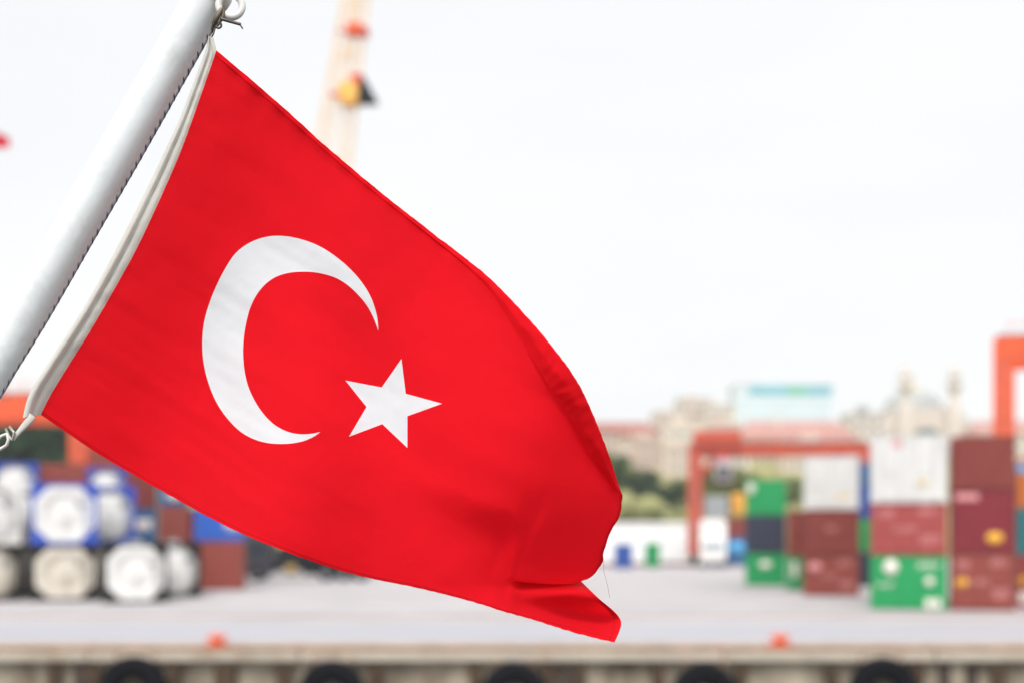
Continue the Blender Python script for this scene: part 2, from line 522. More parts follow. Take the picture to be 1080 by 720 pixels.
XM = [('t', .2, .8, .2, .16, 'p'), ('t', .75, .85, .26, .14, 'p'), ('t', .45, .5, .3, .1, 'p'), ('t', .78, .3, .24, .18, 'p')]
G_R = "containers stacked on the right of the quay"
stack(918, 999, 642, [
    (585, 'green', "bright green container with white logos at the foot of the white-topped front stack", [('o', .27, .78, .2, .28, 'w'), ('t', .75, .82, .3, .12, 'w'), ('r', .82, .12, .2, .16, 'w'), ('t', .2, .45, .2, .1, 'w'), ('o', .78, .52, .14, .16, 'w')]),
    (530, 'red', "faded red container with pale lettering between green and white ones", XM),
    (458, 'white', "tall white container on top of the faded red one, with a yellow spot", [('o', .68, .3, .16, .16, 'f'), ('r', .35, .88, .14, .1, 'p')])], G_R, k=0.93)
stack(1003, 1071, 643, [
    (583, 'rust', "worn brick red container with faint lettering and a yellow mark, foot of the maroon stack", XM + [('o', .17, .48, .2, .18, 'y')]),
    (515, 'maroon', "maroon container with a yellow oval logo, middle of the rightmost whole stack", [('r', .25, .88, .36, .1, 'p'), ('o', .68, .24, .26, .17, 'y')], 'wall'),
    (459, 'brown', "plain brown-red container on top of the stack in front of the orange leg", [], 'wall')], G_R, k=0.9)
stack(848, 906, 628, [
    (586, 'rust', "brick red container with a pink emblem, bottom of the smaller white-topped stack", [('o', .2, .72, .26, .24, 'p')] + XM[1:]),
    (537, 'brown', "dark red-brown container under the smaller white one", [('t', .5, .6, .2, .1, 'p')]),
    (480, 'white', "smaller white container, top of the stack left of the blue ones", [('r', .7, .25, .3, .12, 'f')])], G_R, k=0.9)
stack(902, 922, 618, [
    (582, 'navy', "navy container in the narrow gap between stacks, at ground level", []),
    (546, 'green', "dark green container wedged mid-height between the two white-topped stacks", []),
    (512, 'blue', "blue container second from top in the narrow gap stack", []),
    (487, 'steelblue', "slate blue container topping the narrow gap stack", [])], G_R, k=1.0, L=6.06)
stack(830, 850, 622, [
    (586, 'green', "green container with white stripe peeking out left of the brick red one", [('r', .4, .6, .3, .5, 'w')]),
    (538, 'rust', "red-brown container peeking out left of the dark red-brown one", [])], G_R, k=1.0)
stack(786, 829, 617, [
    (583, 'green', "green container with a small pale logo, bottom of the narrow green stack", [('o', .5, .65, .34, .22, 'w')]),
    (543, 'navy', "charcoal navy container between two green ones", []),
    (505, 'green', "green container topping the charcoal one, pale patch at its left", [('o', .14, .75, .2, .3, 'w')])], G_R, k=1.0)
stack(1073, 1130, 640, [
    (585, 'red', "red container with yellow and white marks cut off by the photo's edge", [('o', .12, .5, .2, .2, 'y'), ('r', .15, .2, .24, .2, 'w')]),
    (535, 'teal', "teal container cut off by the photo's edge, middle of its stack", []),
    (482, 'orange', "orange container cut off by the photo's edge, top of its stack", [('r', .1, .8, .2, .2, 'b')])], G_R, k=0.9)
G_F = "small containers far back on the apron"
stack(750, 791, 596, [
    (566, 'steelblue', "blue container with a light blue logo standing right of the white truck", [('o', .65, .62, .55, .4, 'b')])], G_F, k=1.0)
stack(763, 791, 592, [
    (568, 'navy', "dark container hidden behind the blue one with the light logo", []),
    (545, 'rust', "red-brown container showing above the blue one with light logo", [])], G_F, k=1.0)
stack(743, 768, 588, [
    (566, 'grey', "grey container at ground level beyond the white truck", []),
    (546, 'white', "pale container stacked mid-height beyond the white truck", []),
    (522, 'grey', "grey container topping the far stack beside the crane leg", [])], G_F, k=1.0)
stack(771, 793, 587, [
    (566, 'navy', "navy container at the foot of the far amber-topped stack", []),
    (543, 'green', "green container under the far amber yellow one", []),
    (519, 'yellow', "amber yellow container topping a far stack left of the green stack", [])], G_F, k=1.0)
stack(648, 667, 599, [(573, 'blue', "small blue container before the white warehouse, left one", [])], G_F, k=1.0, L=2.0)
stack(680, 696, 598, [(572, 'green', "small green container before the white warehouse, right one", [])], G_F, k=1.0, L=2.0)
G_L = "containers stacked behind the tanks on the left"
stack(205, 256, 622, [
    (570, 'rust', "brick red container on the ground right of the white tanks", [], 'wall'),
    (535, 'brightblue', "bright blue container with a white mark on the brick red one", [('o', .8, .5, .4, .4, 'w')])], G_L, k=0.75)
stack(167, 199, 612, [
    (571, 'brown', "dark brown container at ground level behind the rightmost tank", []),
    (533, 'rust', "red-brown container under the blue and white marked one", []),
    (500, 'steelblue', "blue container with a white mark, cut across by the flag's lower edge", [('o', .55, .35, .6, .35, 'w')])], G_L, k=1.0)
stack(128, 166, 612, [
    (573, 'navy', "navy container at ground level behind the white tanks", []),
    (536, 'steelblue', "blue container with white lettering beside the upper tanks", [('r', .6, .55, .5, .3, 'w')]),
    (492, 'brown', "brown-red container above the blue lettered one", [])], G_L, k=1.0)
stack(42, 94, 616, [
    (573, 'rust', "red container hidden at ground level behind the tanks", []),
    (530, 'brown', "brown container hidden mid-stack behind the blue framed tank", []),
    (488, 'rust', "brown-red container showing above the blue framed tank", [])], G_L, k=1.0)
stack(196, 232, 610, [
    (572, 'brown', "brown container at the ground behind the bright blue one", []),
    (536, 'rust', "rust container behind the bright blue one under the flag", [])], G_L, k=1.0)
stack(96, 140, 606, [
    (568, 'brown', "brown container at the foot of the far left stack", []),
    (530, 'maroon', "maroon container mid-way up the far left stack", []),
    (496, 'brown', "dark brown container on top of the far left stack, by the orange leg", []),
    (476, 'rust', "reddish container highest of all behind the tanks", [])], G_L, k=1.0)

# ------------------------------------------------------------------ tank containers
tank_white = mat("tank_white", (0.66, 0.65, 0.63), 0.38, var=0.04, scale=1.5, dirt=(0.45, 0.40, 0.34), dirt_amt=0.18, dirt_scale=1.1)
tank_cream = mat("tank_cream", (0.58, 0.53, 0.45), 0.42, var=0.06, scale=1.5, dirt=(0.36, 0.26, 0.16), dirt_amt=0.22, dirt_scale=1.2)
frame_blue = mat("tank_frame_blue", (0.02, 0.07, 0.42), 0.5, var=0.1, scale=2)
frame_dark = mat("tank_frame_dark", (0.022, 0.020, 0.018), 0.8, var=0.2, scale=2, spec=.15)
frame_white = mat("tank_frame_white", (0.72, 0.71, 0.68), 0.5, var=0.06, scale=2, dirt=(0.4, 0.3, 0.2), dirt_amt=0.12)
def tank(loc, rz, W, L, H, tm, fm, label, group, fit=0.96, octa=False):
    t = empty("tank_container", loc, rz)
    tag(t, label, "tank container", group)
    h = W/2; p = 0.075
    b = MB()
    for sx in (-1, 1):
        xo = sx*(h-p)
        for y in (p, L-p):
            b.box(xo-p, xo+p, y-p, y+p, 0, H)
        b.box(xo-p*.8, xo+p*.8, p, L-p, 0.02, 0.15)
        b.box(xo-p*.6, xo+p*.6, p, L-p, H-0.12, H-0.02)
        b.tube([(xo, p, 0.1), (xo, L/2, H-0.1), (xo, L-p, 0.1)], 0.04, 6)
    for y in (p, L-p):
        b.box(-h+p, h-p, y-p*.8, y+p*.8, 0.02, 0.15); b.box(-h+p, h-p, y-p*.8, y+p*.8, H-0.15, H-0.02)
        g = min(W, H)*0.27                                   # corner gussets: the octagonal end
        for sx in (-1, 1):
            for (zc, sz) in ((0.1, 1), (H-0.1, -1)):
                xa = sx*(h-p)
                vs = [(xa, y-.03, zc), (xa-sx*g, y-.03, zc), (xa, y-.03, zc+sz*g), (xa, y+.03, zc), (xa-sx*g, y+.03, zc), (xa, y+.03, zc+sz*g)]
                b.add(vs, [(0,1,2),(3,5,4),(0,3,4,1),(1,4,5,2),(2,5,3,0)])
    b.build("frame", fm, t)
    r = min(W, H)/2*fit
    sx = min(1.0, (W/2*fit)/r)
    b = MB()
    prof = [(0, 0.10), (r*.30, 0.115), (r*.55, 0.15), (r*.75, 0.21), (r*.88, 0.29), (r*.96, 0.40), (r, 0.55), (r, L-0.55), (r*.96, L-0.40), (r*.88, L-.29), (r*.6, L-0.16), (0, L-0.10)]
    M = Matrix.Translation((0, 0, H/2)) @ Matrix.Rotation(-math.pi/2, 4, 'X') @ Matrix.Diagonal((max(1.0, min(1.14, W*.97/(2*r))), 1, 1, 1))
    b.lathe(prof, 40, M)
    sh = b.build("tank_shell", tm, t)
    if octa:                                                 # octagonal plate ring round the dished end
        b = MB(); k8 = 1/math.cos(math.pi/8)
        Mo = Matrix.Translation((0, 0.02, H/2)) @ Matrix.Rotation(-math.pi/2, 4, 'X') @ Matrix.Diagonal((W/2*.97, H/2*.97, 1, 1)) @ Matrix.Rotation(math.pi/8, 4, 'Z')
        b.lathe([(.60*k8, .06), (.74*k8, .0), (.96*k8, .0), (1.0*k8, .04), (1.0*k8, .16), (.60*k8, .16), (.60*k8, .06)], 8, Mo, smooth=False, cap=False)
        b.build("end_plate", tm, t)
    b = MB()                                                 # ring that ties shell and frame
    b.lathe([(r*.985, 0.16), (r*1.0, 0.16), (r*1.0, 0.52), (r*.985, 0.52), (r*.985, 0.16)], 40, M, cap=False)
    b.build("end_ring", tm, t)
    b = MB()
    for yy in (L*.3, L*.5, L*.7): b.lathe([(r*1.0, yy-.04), (r*1.02, yy-.04), (r*1.02, yy+.04), (r*1.0, yy+.04)], 40, M, cap=False)
    b.build("band", tm, sh)
    b = MB(); b.lathe([(0.28, 0), (0.28, 0.14), (0.32, 0.14), (0.32, 0.19), (0, 0.22)], 20, Matrix.Translation((0, L/2, H/2 + r - 0.04)))
    b.build("manhole", grey_m, t)
    b = MB(); b.box(-h*.55, -h*.15, L*.15, L*.85, H-0.03, H+0.005); b.build("walkway", grey_m, t)
    b = MB(); b.lathe([(0.13, 0), (0.13, 0.10), (0.09, 0.13), (0, 0.13)], 14, Matrix.Translation((0.0, 0.11, H*.46)) @ Matrix.Rotation(math.pi/2, 4, 'X'))
    b.box(-0.03, 0.03, -0.03, 0.13, 0.2, H*.42)
    b.build("valve", tm, t)
    b = MB(); b.box(r*.42, r*.62, .07, .22, H*.62, H*.76, bev=.01); b.build("document_box", grey_m, t)
    b = MB()
    for xx in (h*.62, h*.78): b.tube([(xx, -0.02, 0.1), (xx, -0.02, H)], 0.018, 6)
    for k in range(7): b.tube([(h*.62, -0.02, 0.25+k*(H-.4)/6), (h*.78, -0.02, 0.25+k*(H-.4)/6)], 0.014, 6)
    b.build("ladder", fm, t)
    return t

def tstack(px0, px1, ybase, levels, group="tank containers at the left", k=1.0, L=6.06, fit=0.96, octa=False):
    d = EYE * F / (ybase - 560)
    X0, W, th = face_solve(px0, px1, d, k)
    cx, cy = X0 + W/2*math.cos(th), d - W/2*math.sin(th)
    z = 0.0
    for (top, tm, fm, label) in levels:
        zt = EYE + (560 - top) * cy / F
        tank((cx, cy, z + 0.004), -th, W, L, zt - z - GAP, tm, fm, label, group, fit, octa)
        z = zt
tstack(33, 103, 634, [(574, tank_cream, frame_dark, "cream tank in a dark frame directly below the blue framed one"),
                      (509, tank_white, frame_blue, "white tank end in a bright blue octagonal frame, upper row")], fit=0.93, octa=True)
tstack(-46, 22, 634, [(574, tank_cream, frame_dark, "cream tank cut off by the photo's left edge, bottom row"),
                      (511, tank_white, frame_white, "white tank cut off by the photo's left edge, upper row")], fit=0.97)
tstack(109, 177, 636, [(572, tank_white, frame_dark, "large white tank at the front right of the bottom row")], fit=1.0, octa=True)
tstack(153, 212, 630, [(572, tank_white, frame_dark, "white tank half hidden behind the large white one, rightmost")], fit=1.0)
tstack(88, 143, 628, [(573, tank_cream, frame_dark, "cream tank glimpsed in the gap between the two bottom tanks"),
                      (512, tank_white, frame_blue, "white tank half hidden right of the blue framed octagonal one")], fit=1.0)
tstack(2, 52, 628, [(573, tank_cream, frame_dark, "cream tank glimpsed at bottom between the two leftmost tanks"),
                    (514, tank_white, frame_white, "white tank glimpsed in upper row between the two leftmost tanks")], fit=1.0)
tstack(-8, 40, 618, [(574, tank_cream, frame_dark, "lowest tank hidden at the back behind the leftmost tanks"),
                     (530, tank_white, frame_blue, "middle tank hidden at the back behind the leftmost tanks"),
                     (487, tank_white, frame_blue, "blue framed tank top showing highest at far left")])
tstack(92, 133, 617, [(574, tank_cream, frame_dark, "lowest tank hidden behind the second blue framed tank"),
                      (532, tank_white, frame_blue, "middle tank hidden behind the second blue framed tank"),
                      (493, tank_white, frame_blue, "blue framed tank top showing above the half hidden white tank")])

# ------------------------------------------------------------------ gantry cranes
def gantry(loc, rz, span, gauge, leg, z_beam, beam_h, m, label, cab=True, house=None, knee=True):
    """rubber tyred gantry; origin: foot of the near left leg, beams towards local +X, second frame towards +Y"""
    t = empty("gantry_crane", loc, rz)
    tag(t, label, "gantry crane")
    for y in (0, gauge):
        for x in (0, span):
            b = MB()
            b.box(x-leg/2, x+leg/2, y-leg*.45, y+leg*.45, 1.9, z_beam, bev=0.04)
            l = b.build("leg", m, t)
            q = MB()
            for k in range(12): q.tube([(x-.2, y-leg*.45-.1, 2.2+k*(z_beam-2.6)/12), (x+.2, y-leg*.45-.1, 2.2+k*(z_beam-2.6)/12)], 0.02, 5)
            for sx in (-.2, .2): q.tube([(x+sx, y-leg*.45-.1, 2.0), (x+sx, y-leg*.45-.1, z_beam)], 0.025, 5)
            q.build("ladder", grey_m, l)
        b = MB()
        b.box(-leg*.5, span+leg*.5, y-leg*.42, y+leg*.42, z_beam+.003, z_beam+beam_h, bev=0.04)
        for k in range(int(span/1.5)):                                   # handrail on the beam
            b.box(k*1.5+.3, k*1.5+.36, y-.03, y+.03, z_beam+beam_h, z_beam+beam_h+1.0)
        b.box(0.3, span-.3, y-.03, y+.03, z_beam+beam_h+.96, z_beam+beam_h+1.02)
        b.build("beam", m, t)
        w_ = MB(); w_.box(-leg*.3, span+leg*.3, y+leg*.05, y+leg*.4, z_beam+beam_h+.002, z_beam+beam_h+.22); w_.build("walkway", dark_m, t)
        if knee:
            for x, s in ((0, 1), (span, -1)):
                b = MB()
                b.tube([(x+s*leg*.3, y, z_beam-2.2), (x+s*2.4, y, z_beam+.1)], leg*.22, 6, smooth=False)
                b.build("knee_brace", m, t)
    for x in (0, span):
        b = MB()
        b.box(x-leg*.5, x+leg*.5, -1.4, gauge+1.4, 1.05, 1.897, bev=0.05)
        b.build("sill_beam", m, t)
        b = MB(); b.box(x-leg*.3, x+leg*.3, leg*.46, gauge-leg*.46, z_beam-1.0, z_beam-.4)
        b.build("cross_beam", m, t)
        for y in (-.9, .5, gauge-.5, gauge+.9):
            q = MB()
            q.lathe([(0.25, -.25), (.62, -.25), (.72, -.18), (.72, .18), (.62, .25), (.25, .25)], 24, Matrix.Translation((x, y, .72)) @ Matrix.Rotation(math.pi/2, 4, 'Y'))
            w = q.build("wheel", rubber, t)
            q = MB(); q.lathe([(0, -.2), (.25, -.2), (.25, .2), (0, .2)], 16, Matrix.Translation((x, y, .72)) @ Matrix.Rotation(math.pi/2, 4, 'Y'))
            q.build("rim", m, w)
    if house:
        x0, x1, hh = house
        b = MB(); b.box(x0, x1, -leg*.8, gauge+leg*.8, z_beam+beam_h+.05, z_beam+beam_h+hh, bev=0.06)
        b.build("trolley_house", m, t)
    if cab:
        b = MB(); b.box(cab, cab+1.6, -1.0, .9, z_beam-2.7, z_beam-.5, bev=0.08)
        c = b.build("operator_cab", mat("cab_grey_pink", (.42,.34,.35), .5), t)
        q = MB(); q.box(cab+.2, cab+1.4, -1.02, -.6, z_beam-2.5, z_beam-1.3, bev=.02); q.build("window", glass_m, c)
        q = MB(); q.box(cab+.3, cab+1.3, -.4, .4, z_beam-.5, z_beam+.1); q.build("hanger", redp, c)
    return t
d = 137.5
gantry((X(733, d), d, 0), -math.radians(7.3), 15.9, 7.0, 1.35, Z(478, d), .85, crane_r,
       "red-orange gantry crane standing beyond the containers in front of the hillside buildings", cab=1.9, house=(-0.2, 4.4, 1.3))
d = 100
gantry((X(1058, d), d, 0), -math.radians(20.4), 22, 7.0, 1.3, Z(379, d), 1.5, crane_o,
       "tall orange gantry crane whose leg rises behind the maroon stack at right", cab=False, knee=False)
d = 110
gantry((-57.1, 106.3, 0), math.radians(7.5), 24, 7.0, 1.35, Z(442, d), 1.7, crane_o,
       "orange gantry crane behind the tanks, its beam crossing the photo's left edge", cab=False, knee=False)

# ------------------------------------------------------------------ harbour crane with lattice jib
def lattice(b, p0, p1, w0, w1, r, bays):
    p0, p1 = Vector(p0), Vector(p1)
    t = (p1-p0).normalized(); a = t.cross(Vector((0, 1, 0))).normalized(); c = a.cross(t)
    rings = []
    for i in range(bays+1):
        f = i/bays; w = w0 + (w1-w0)*f; p = p0.lerp(p1, f)
        rings.append([p + a*sx*w/2 + c*sy*w/2 for sx, sy in ((-1,-1),(1,-1),(1,1),(-1,1))])
    for k in range(4):
        b.tube([rings[0][k], rings[-1][k]], r, 6)
        for i in range(bays):
            k2 = (k+1) % 4
            b.tube([rings[i][k], rings[i][k2]], r*.6, 4, caps=False)
            b.tube([rings[i][k], rings[i+1][k2]] if i % 2 else [rings[i][k2], rings[i+1][k]], r*.6, 4, caps=False)
D = 110
hc = empty("harbour_crane", (X(300, D), D, 0))
tag(hc, "pale yellow lattice harbour crane jib rising behind the flag into the sky", "crane")
def rel(px, py, dd=D): return at(px, py, dd) - Vector((X(300, D), D, 0))
for (a, c) in (((283, 470), (391, -130)), ((330, 470), (397, -130))):
    b = MB(); lattice(b, rel(*a), rel(*c), 1.05, 0.75, 0.06, 22); b.build("jib_chord", mat("jib_pale_yellow", (0.82, 0.60, 0.34), 0.5, var=0.08), hc)
b = MB()
for py in (420, 330, 240, 60, -20, -120):
    f = (470-py)/600
    xa, xb = 283+108*f, 330+67*f
    b.tube([rel(xa, py), rel(xb, py-6)], 0.10, 6)
b.build("cross_member", MATS["jib_pale_yellow"], hc)
b = MB(); p = rel(306, 500)
b.box(p.x-4.0, p.x+3.6, -2.5, 2.5, p.z-1.6, p.z+2.6, bev=0.15)
mh = b.build("machinery_house", yellow_m, hc)
b = MB(); b.lathe([(1.8, p.z-2.4), (1.8, p.z-1.6)], 24); b.build("slew_ring", dark_m, hc)
b = MB()
for sx in (-1, 1):
    for sy in (-1, 1):
        b.tube([(sx*1.4, sy*1.4, p.z-2.4), (sx*2.9, sy*2.9, 1.1)], 0.28, 8)
for s in (-1, 1):
    b.box(-3.2, 3.2, s*2.9-.25, s*2.9+.25, 0.8, 1.3)
    b.box(s*2.9-.25, s*2.9+.25, -2.6, 2.6, 0.85, 1.28)
b.build("portal", dark_m, hc)
for sx in (-1, 1):
    for sy in (-1, 1):
        b = MB()
        b.box(sx*2.9-1.1, sx*2.9+1.1, sy*2.9-.3, sy*2.9+.3, .35, .8, bev=.04)
        for k in (-.7, 0, .7):
            b.lathe([(0, -.15), (.34, -.15), (.34, .15), (0, .15)], 16, Matrix.Translation((sx*2.9+k, sy*2.9, .35)) @ Matrix.Rotation(math.pi/2, 4, 'X'))
        b.build("bogie", dark_m, hc)
# cab with its awning, and the red lamp housing higher on the jib
q = rel(370, 103)
b = MB(); b.box(q.x-.75, q.x+.65, -1.2, .6, q.z-.7, q.z+.9, bev=.1); cb = b.build("operator_cab", yellow_m, hc)
b = MB(); b.add([(q.x+.5,-1.1,q.z-.5),(q.x+2.1,-1.1,q.z-.5),(q.x+1.1,-1.1,q.z+1.3),(q.x+.5,.5,q.z-.5),(q.x+2.1,.5,q.z-.5),(q.x+1.1,.5,q.z+1.3)],
                [(0,1,2),(3,5,4),(0,3,4,1),(1,4,5,2),(2,5,3,0)]); b.build("window", dark_m, cb)
b = MB(); b.box(q.x+.1, q.x+1.0, -.9, .2, q.z+.91, q.z+1.6, bev=.08); b.build("warning_lamp", redp, cb)
b = MB(); b.box(q.x-1.6, q.x-.75, -.3, .2, q.z+.0, q.z+.35); b.build("mirror_arm", redp, cb)
q = rel(374, 33)
b = MB(); b.box(q.x-.6, q.x+.6, -.8, .4, q.z-.45, q.z+.45, bev=.1); sb = b.build("sheave_block", crane_o, hc)
b = MB(); b.box(q.x+.5, q.x+1.1, -.7, .3, q.z-.45, q.z+.1, bev=.05); b.build("lamp_housing", redp, sb)
b = MB(); b.box(q.x-1.5, q.x-.6, -.1, .1, q.z-.08, q.z+.05); b.build("bracket", crane_o, sb)

# distant flag whose tip enters at the left edge
D = 60
fp = empty("flagpole", (X(-75, D), D, 0))
tag(fp, "red flag on a far pole outside the left edge, only its tip showing", "flag")
b = MB(); b.tube([(0,0,0),(0,0,11),(0,0,21.5)], [.12,.09,.05], 12); b.lathe([(0,21.5),(.1,21.6),(.1,21.7),(0,21.8)], 12); b.build("pole", grey_m, fp)
b = MB(); n = 14
vs = []
for i in range(n+1):
    u = i/n
    for j in range(5):
        v = j/4
        vs.append((0.08 + u*3.28, math.sin(u*7+v)*.16, 21.2 - 1.42*u - (1-u*.80)*v*2.0 - .12*math.sin(u*5)))
b.add(vs, [(i*5+j, (i+1)*5+j, (i+1)*5+j+1, i*5+j+1) for i in range(n) for j in range(4)], None, True)
b.build("cloth", mat("far_flag_red", (0.62, 0.01, 0.03), .8, var=.05), fp)

# ------------------------------------------------------------------ vehicles and warehouse
def wheel(parent, x, y, r, w=.32, axis='Y'):
    q = MB(); R = Matrix.Rotation(math.pi/2, 4, 'X' if axis == 'Y' else 'Y')
    q.lathe([(r*.55,-w/2),(r*.92,-w/2),(r,-w*.36),(r,w*.36),(r*.92,w/2),(r*.55,w/2),(r*.55,-w/2)], 26, Matrix.Translation((x,y,r)) @ R, cap=False)
    o = q.build("wheel", rubber, parent)
    q = MB(); q.lathe([(0,-w*.3),(r*.3,-w*.42),(r*.56,-w*.35),(r*.56,w*.35),(r*.3,w*.42),(0,w*.3)], 20, Matrix.Translation((x,y,r)) @ R)
    q.build("rim", grey_m, o)

D = 95.5
k = D/F
tr = empty("flatbed_truck", (X(325, D), D, 0))
tag(tr, "dark flatbed truck with black wheels parked right of the brick red container", "truck")
b = MB(); b.box(-2.0, 4.2, -1.1, 1.1, 1.0, 1.16, bev=.03)
for s in (-1, 1): b.box(-4.0, 4.1, s*.45-.08, s*.45+.08, .72, .997)
b.build("chassis", dark_m, tr)
b = MB()
prof = [(-4.25,.5),(-4.3,1.5),(-4.05,2.75),(-3.85,2.95),(-2.35,2.95),(-2.25,2.8),(-2.25,.5)]
n = len(prof)
b.add([(x,-1.15,z) for x,z in prof]+[(x,1.15,z) for x,z in prof], [tuple(range(n)), tuple(range(2*n-1,n-1,-1))]+[(i,n+i,n+(i+1)%n,(i+1)%n) for i in range(n)])
cabo = b.build("cab", mat("truck_charcoal", (.035,.035,.045), .4, var=.15), tr)
b = MB(); b.box(-3.9,-2.7,-1.17,-1.151,1.7,2.5,bev=.005); b.build("window", glass_m, cabo)
b = MB(); b.box(-4.36,-4.2,-1.0,-.7,.8,1.05,bev=.02); b.build("headlight", white_m, cabo)
b = MB(); b.box(-4.36,-4.2,.7,1.0,.8,1.05,bev=.02); b.build("headlight", white_m, cabo)
b = MB(); b.box(-1.9,-1.7,-1.05,1.05,1.163,2.2,bev=.02); b.build("headboard", dark_m, tr)
b = MB(); b.lathe([(0,-.35),(.30,-.35),(.33,-.3),(.33,.3),(.30,.35),(0,.35)], 20, Matrix.Translation((-1.0,-1.0,.78)) @ Matrix.Rotation(math.pi/2,4,'Y')); b.build("fuel_tank", mat("dull_ochre", (.30,.20,.06), .7), tr)
for y in (-1.1, 1.06):
    b = MB(); b.box(-1.65, 4.15, y, y+.04, 1.163, 2.3, bev=.01)
    for x in (-.6, .6, 1.8, 3.0): b.box(x, x+.08, y-.03, y+.07, 1.163, 2.34)
    b.build("side_board", dark_m, tr)
b = MB(); b.box(-1.6, 4.1, -1.05, 1.05, 1.17, 2.1, bev=.15); b.build("tarpaulin", mat("black_tarpaulin", (.015,.016,.02), .7, var=.3), tr)
for x in (-3.3, 1.3, 2.45, 3.6):
    for y in (-1.0, 1.0): wheel(tr, x, y, .5)

D = 137.5
wh = empty("warehouse", (X(647, D), D, 0), -math.radians(3))
tag(wh, "long low white warehouse beyond the apron, left of the crane leg", "warehouse")
W2, H2 = 8.4*1.0, Z(550, D)
b = MB(); b.box(-12.0, W2-.5, .1, 12, 0.35, H2-.35); b.build("wall", mat("warehouse_white", (.78,.78,.77), .7, var=.04, scale=.6, dirt=(.6,.58,.55), dirt_amt=.08), wh)
b = MB(); b.box(-12.2, W2-.3, -.1, 12.2, H2-.347, H2, bev=.04); b.build("roof", white_m, wh)
b = MB(); b.box(-12.05, W2-.45, .05, 12.05, 0, .35); b.build("plinth", mat("plinth_maroon", (.16,.07,.07), .8), wh)
for x in (-9, -5, 4.6):
    b = MB(); b.box(x, x+2.4, .06, .099, .36, 3.0)
    for j in range(9): b.box(x+.03, x+2.37, .045, .062, .4+j*.28, .44+j*.28)
    b.build("roller_door", mat("roller_white", (.70,.70,.69), .6), wh)

D = 130
bt = empty("box_truck", (X(752, D), D, 0), -math.radians(8))
tag(bt, "white box truck facing the quay beside the red-orange crane leg", "truck")
b = MB(); b.box(-1.25, 1.25, 1.9, 8, .95, Z(548, D), bev=.12); b.build("cargo_box", white_m, bt)
b = MB()
prof = [(0,.5),(-.05,1.5),(.3,2.5),(.5,2.75),(1.8,2.75),(1.8,.5)]; n = len(prof)
b.add([(-1.15,y,z) for y,z in prof]+[(1.15,y,z) for y,z in prof], [tuple(range(n))[::-1], tuple(range(n,2*n))]+[(i,(i+1)%n,n+(i+1)%n,n+i) for i in range(n)])
co = b.build("cab", white_m, bt)
b = MB(); b.add([(-1.0,-.055,1.55),(1.0,-.055,1.55),(.95,.235,2.4),(-.95,.235,2.4),(-1.0,.0,1.55),(1.0,.0,1.55),(.95,.29,2.4),(-.95,.29,2.4)],
                [(0,1,2,3),(7,6,5,4),(0,4,5,1),(1,5,6,2),(2,6,7,3),(3,7,4,0)]); b.build("windscreen", mat("windscreen_grey",(.25,.28,.3),.15,var=.1,spec=.6), co)
for s in (-1,1):
    b = MB(); b.box(s*.85-.2, s*.85+.2, -.08, .02, .75, .98, bev=.03); b.build("headlight", pale_mark, co)
b = MB(); b.box(-1.15,1.15,-.12,.1,.4,.62,bev=.04); b.build("bumper", grey_m, co)
b = MB(); b.box(-.5,.5,1.8,7.8,.7,.94); b.build("chassis", dark_m, bt)
for y in (.9, 6.2):
    for x in (-1.0, 1.0): wheel(bt, x, y, .48, .3, 'X')

# ------------------------------------------------------------------ hillside buildings
def grid_windows(parent, x0, x1, z0, z1, nx, nz, y, m, ww=.5, wh_=.55, arch=False):
    cw, chh = (x1-x0)/nx, (z1-z0)/nz
    for i in range(nx):
        for j in range(nz):
            cx, cz = x0+(i+.5)*cw, z0+(j+.5)*chh
            b = MB(); a, c = cw*ww/2, chh*wh_/2
            if arch:
                pts = [(cx-a, cz-c), (cx+a, cz-c)] + [(cx+a*math.cos(t*math.pi/8), cz+c*.4+a*math.sin(t*math.pi/8)) for t in range(9)]
                n = len(pts)
                b.add([(px,y-.06,pz) for px,pz in pts]+[(px,y+.1,pz) for px,pz in pts], [tuple(range(n)), tuple(range(2*n-1,n-1,-1))]+[(k,n+k,n+(k+1)%n,(k+1)%n) for k in range(n)])
            else:
                b.box(cx-a, cx+a, y-.06, y+.1, cz-c, cz+c)
            o = b.build("window", m, parent)
            q = MB(); q.box(cx-a*1.15, cx+a*1.15, y-.16, y-.062, cz-c-.18, cz-c+.02); q.build("sill", white_m, o)

stone = mat("beige_stone", (.60,.50,.42), .9, var=.1, scale=.15, dirt=(.36,.30,.25), dirt_amt=.15, dirt_scale=.1)
pinkst = mat("pinkish_plaster", (.52,.38,.32), .9, var=.1, scale=.15)
cream = mat("cream_plaster", (.62,.56,.48), .9, var=.08, scale=.15)
mosque_st = mat("mosque_stone", (.58,.52,.46), .9, var=.08, scale=.12, dirt=(.40,.36,.33), dirt_amt=.12, dirt_scale=.1)
tile_r = mat("red_roof_tile", (.30,.12,.095), .85, var=.18, scale=.5)
win_d = mat("window_dark", (.17,.165,.165), .3, var=.2)
lead = mat("lead_grey", (.36,.37,.365), .6, var=.08, scale=.3)

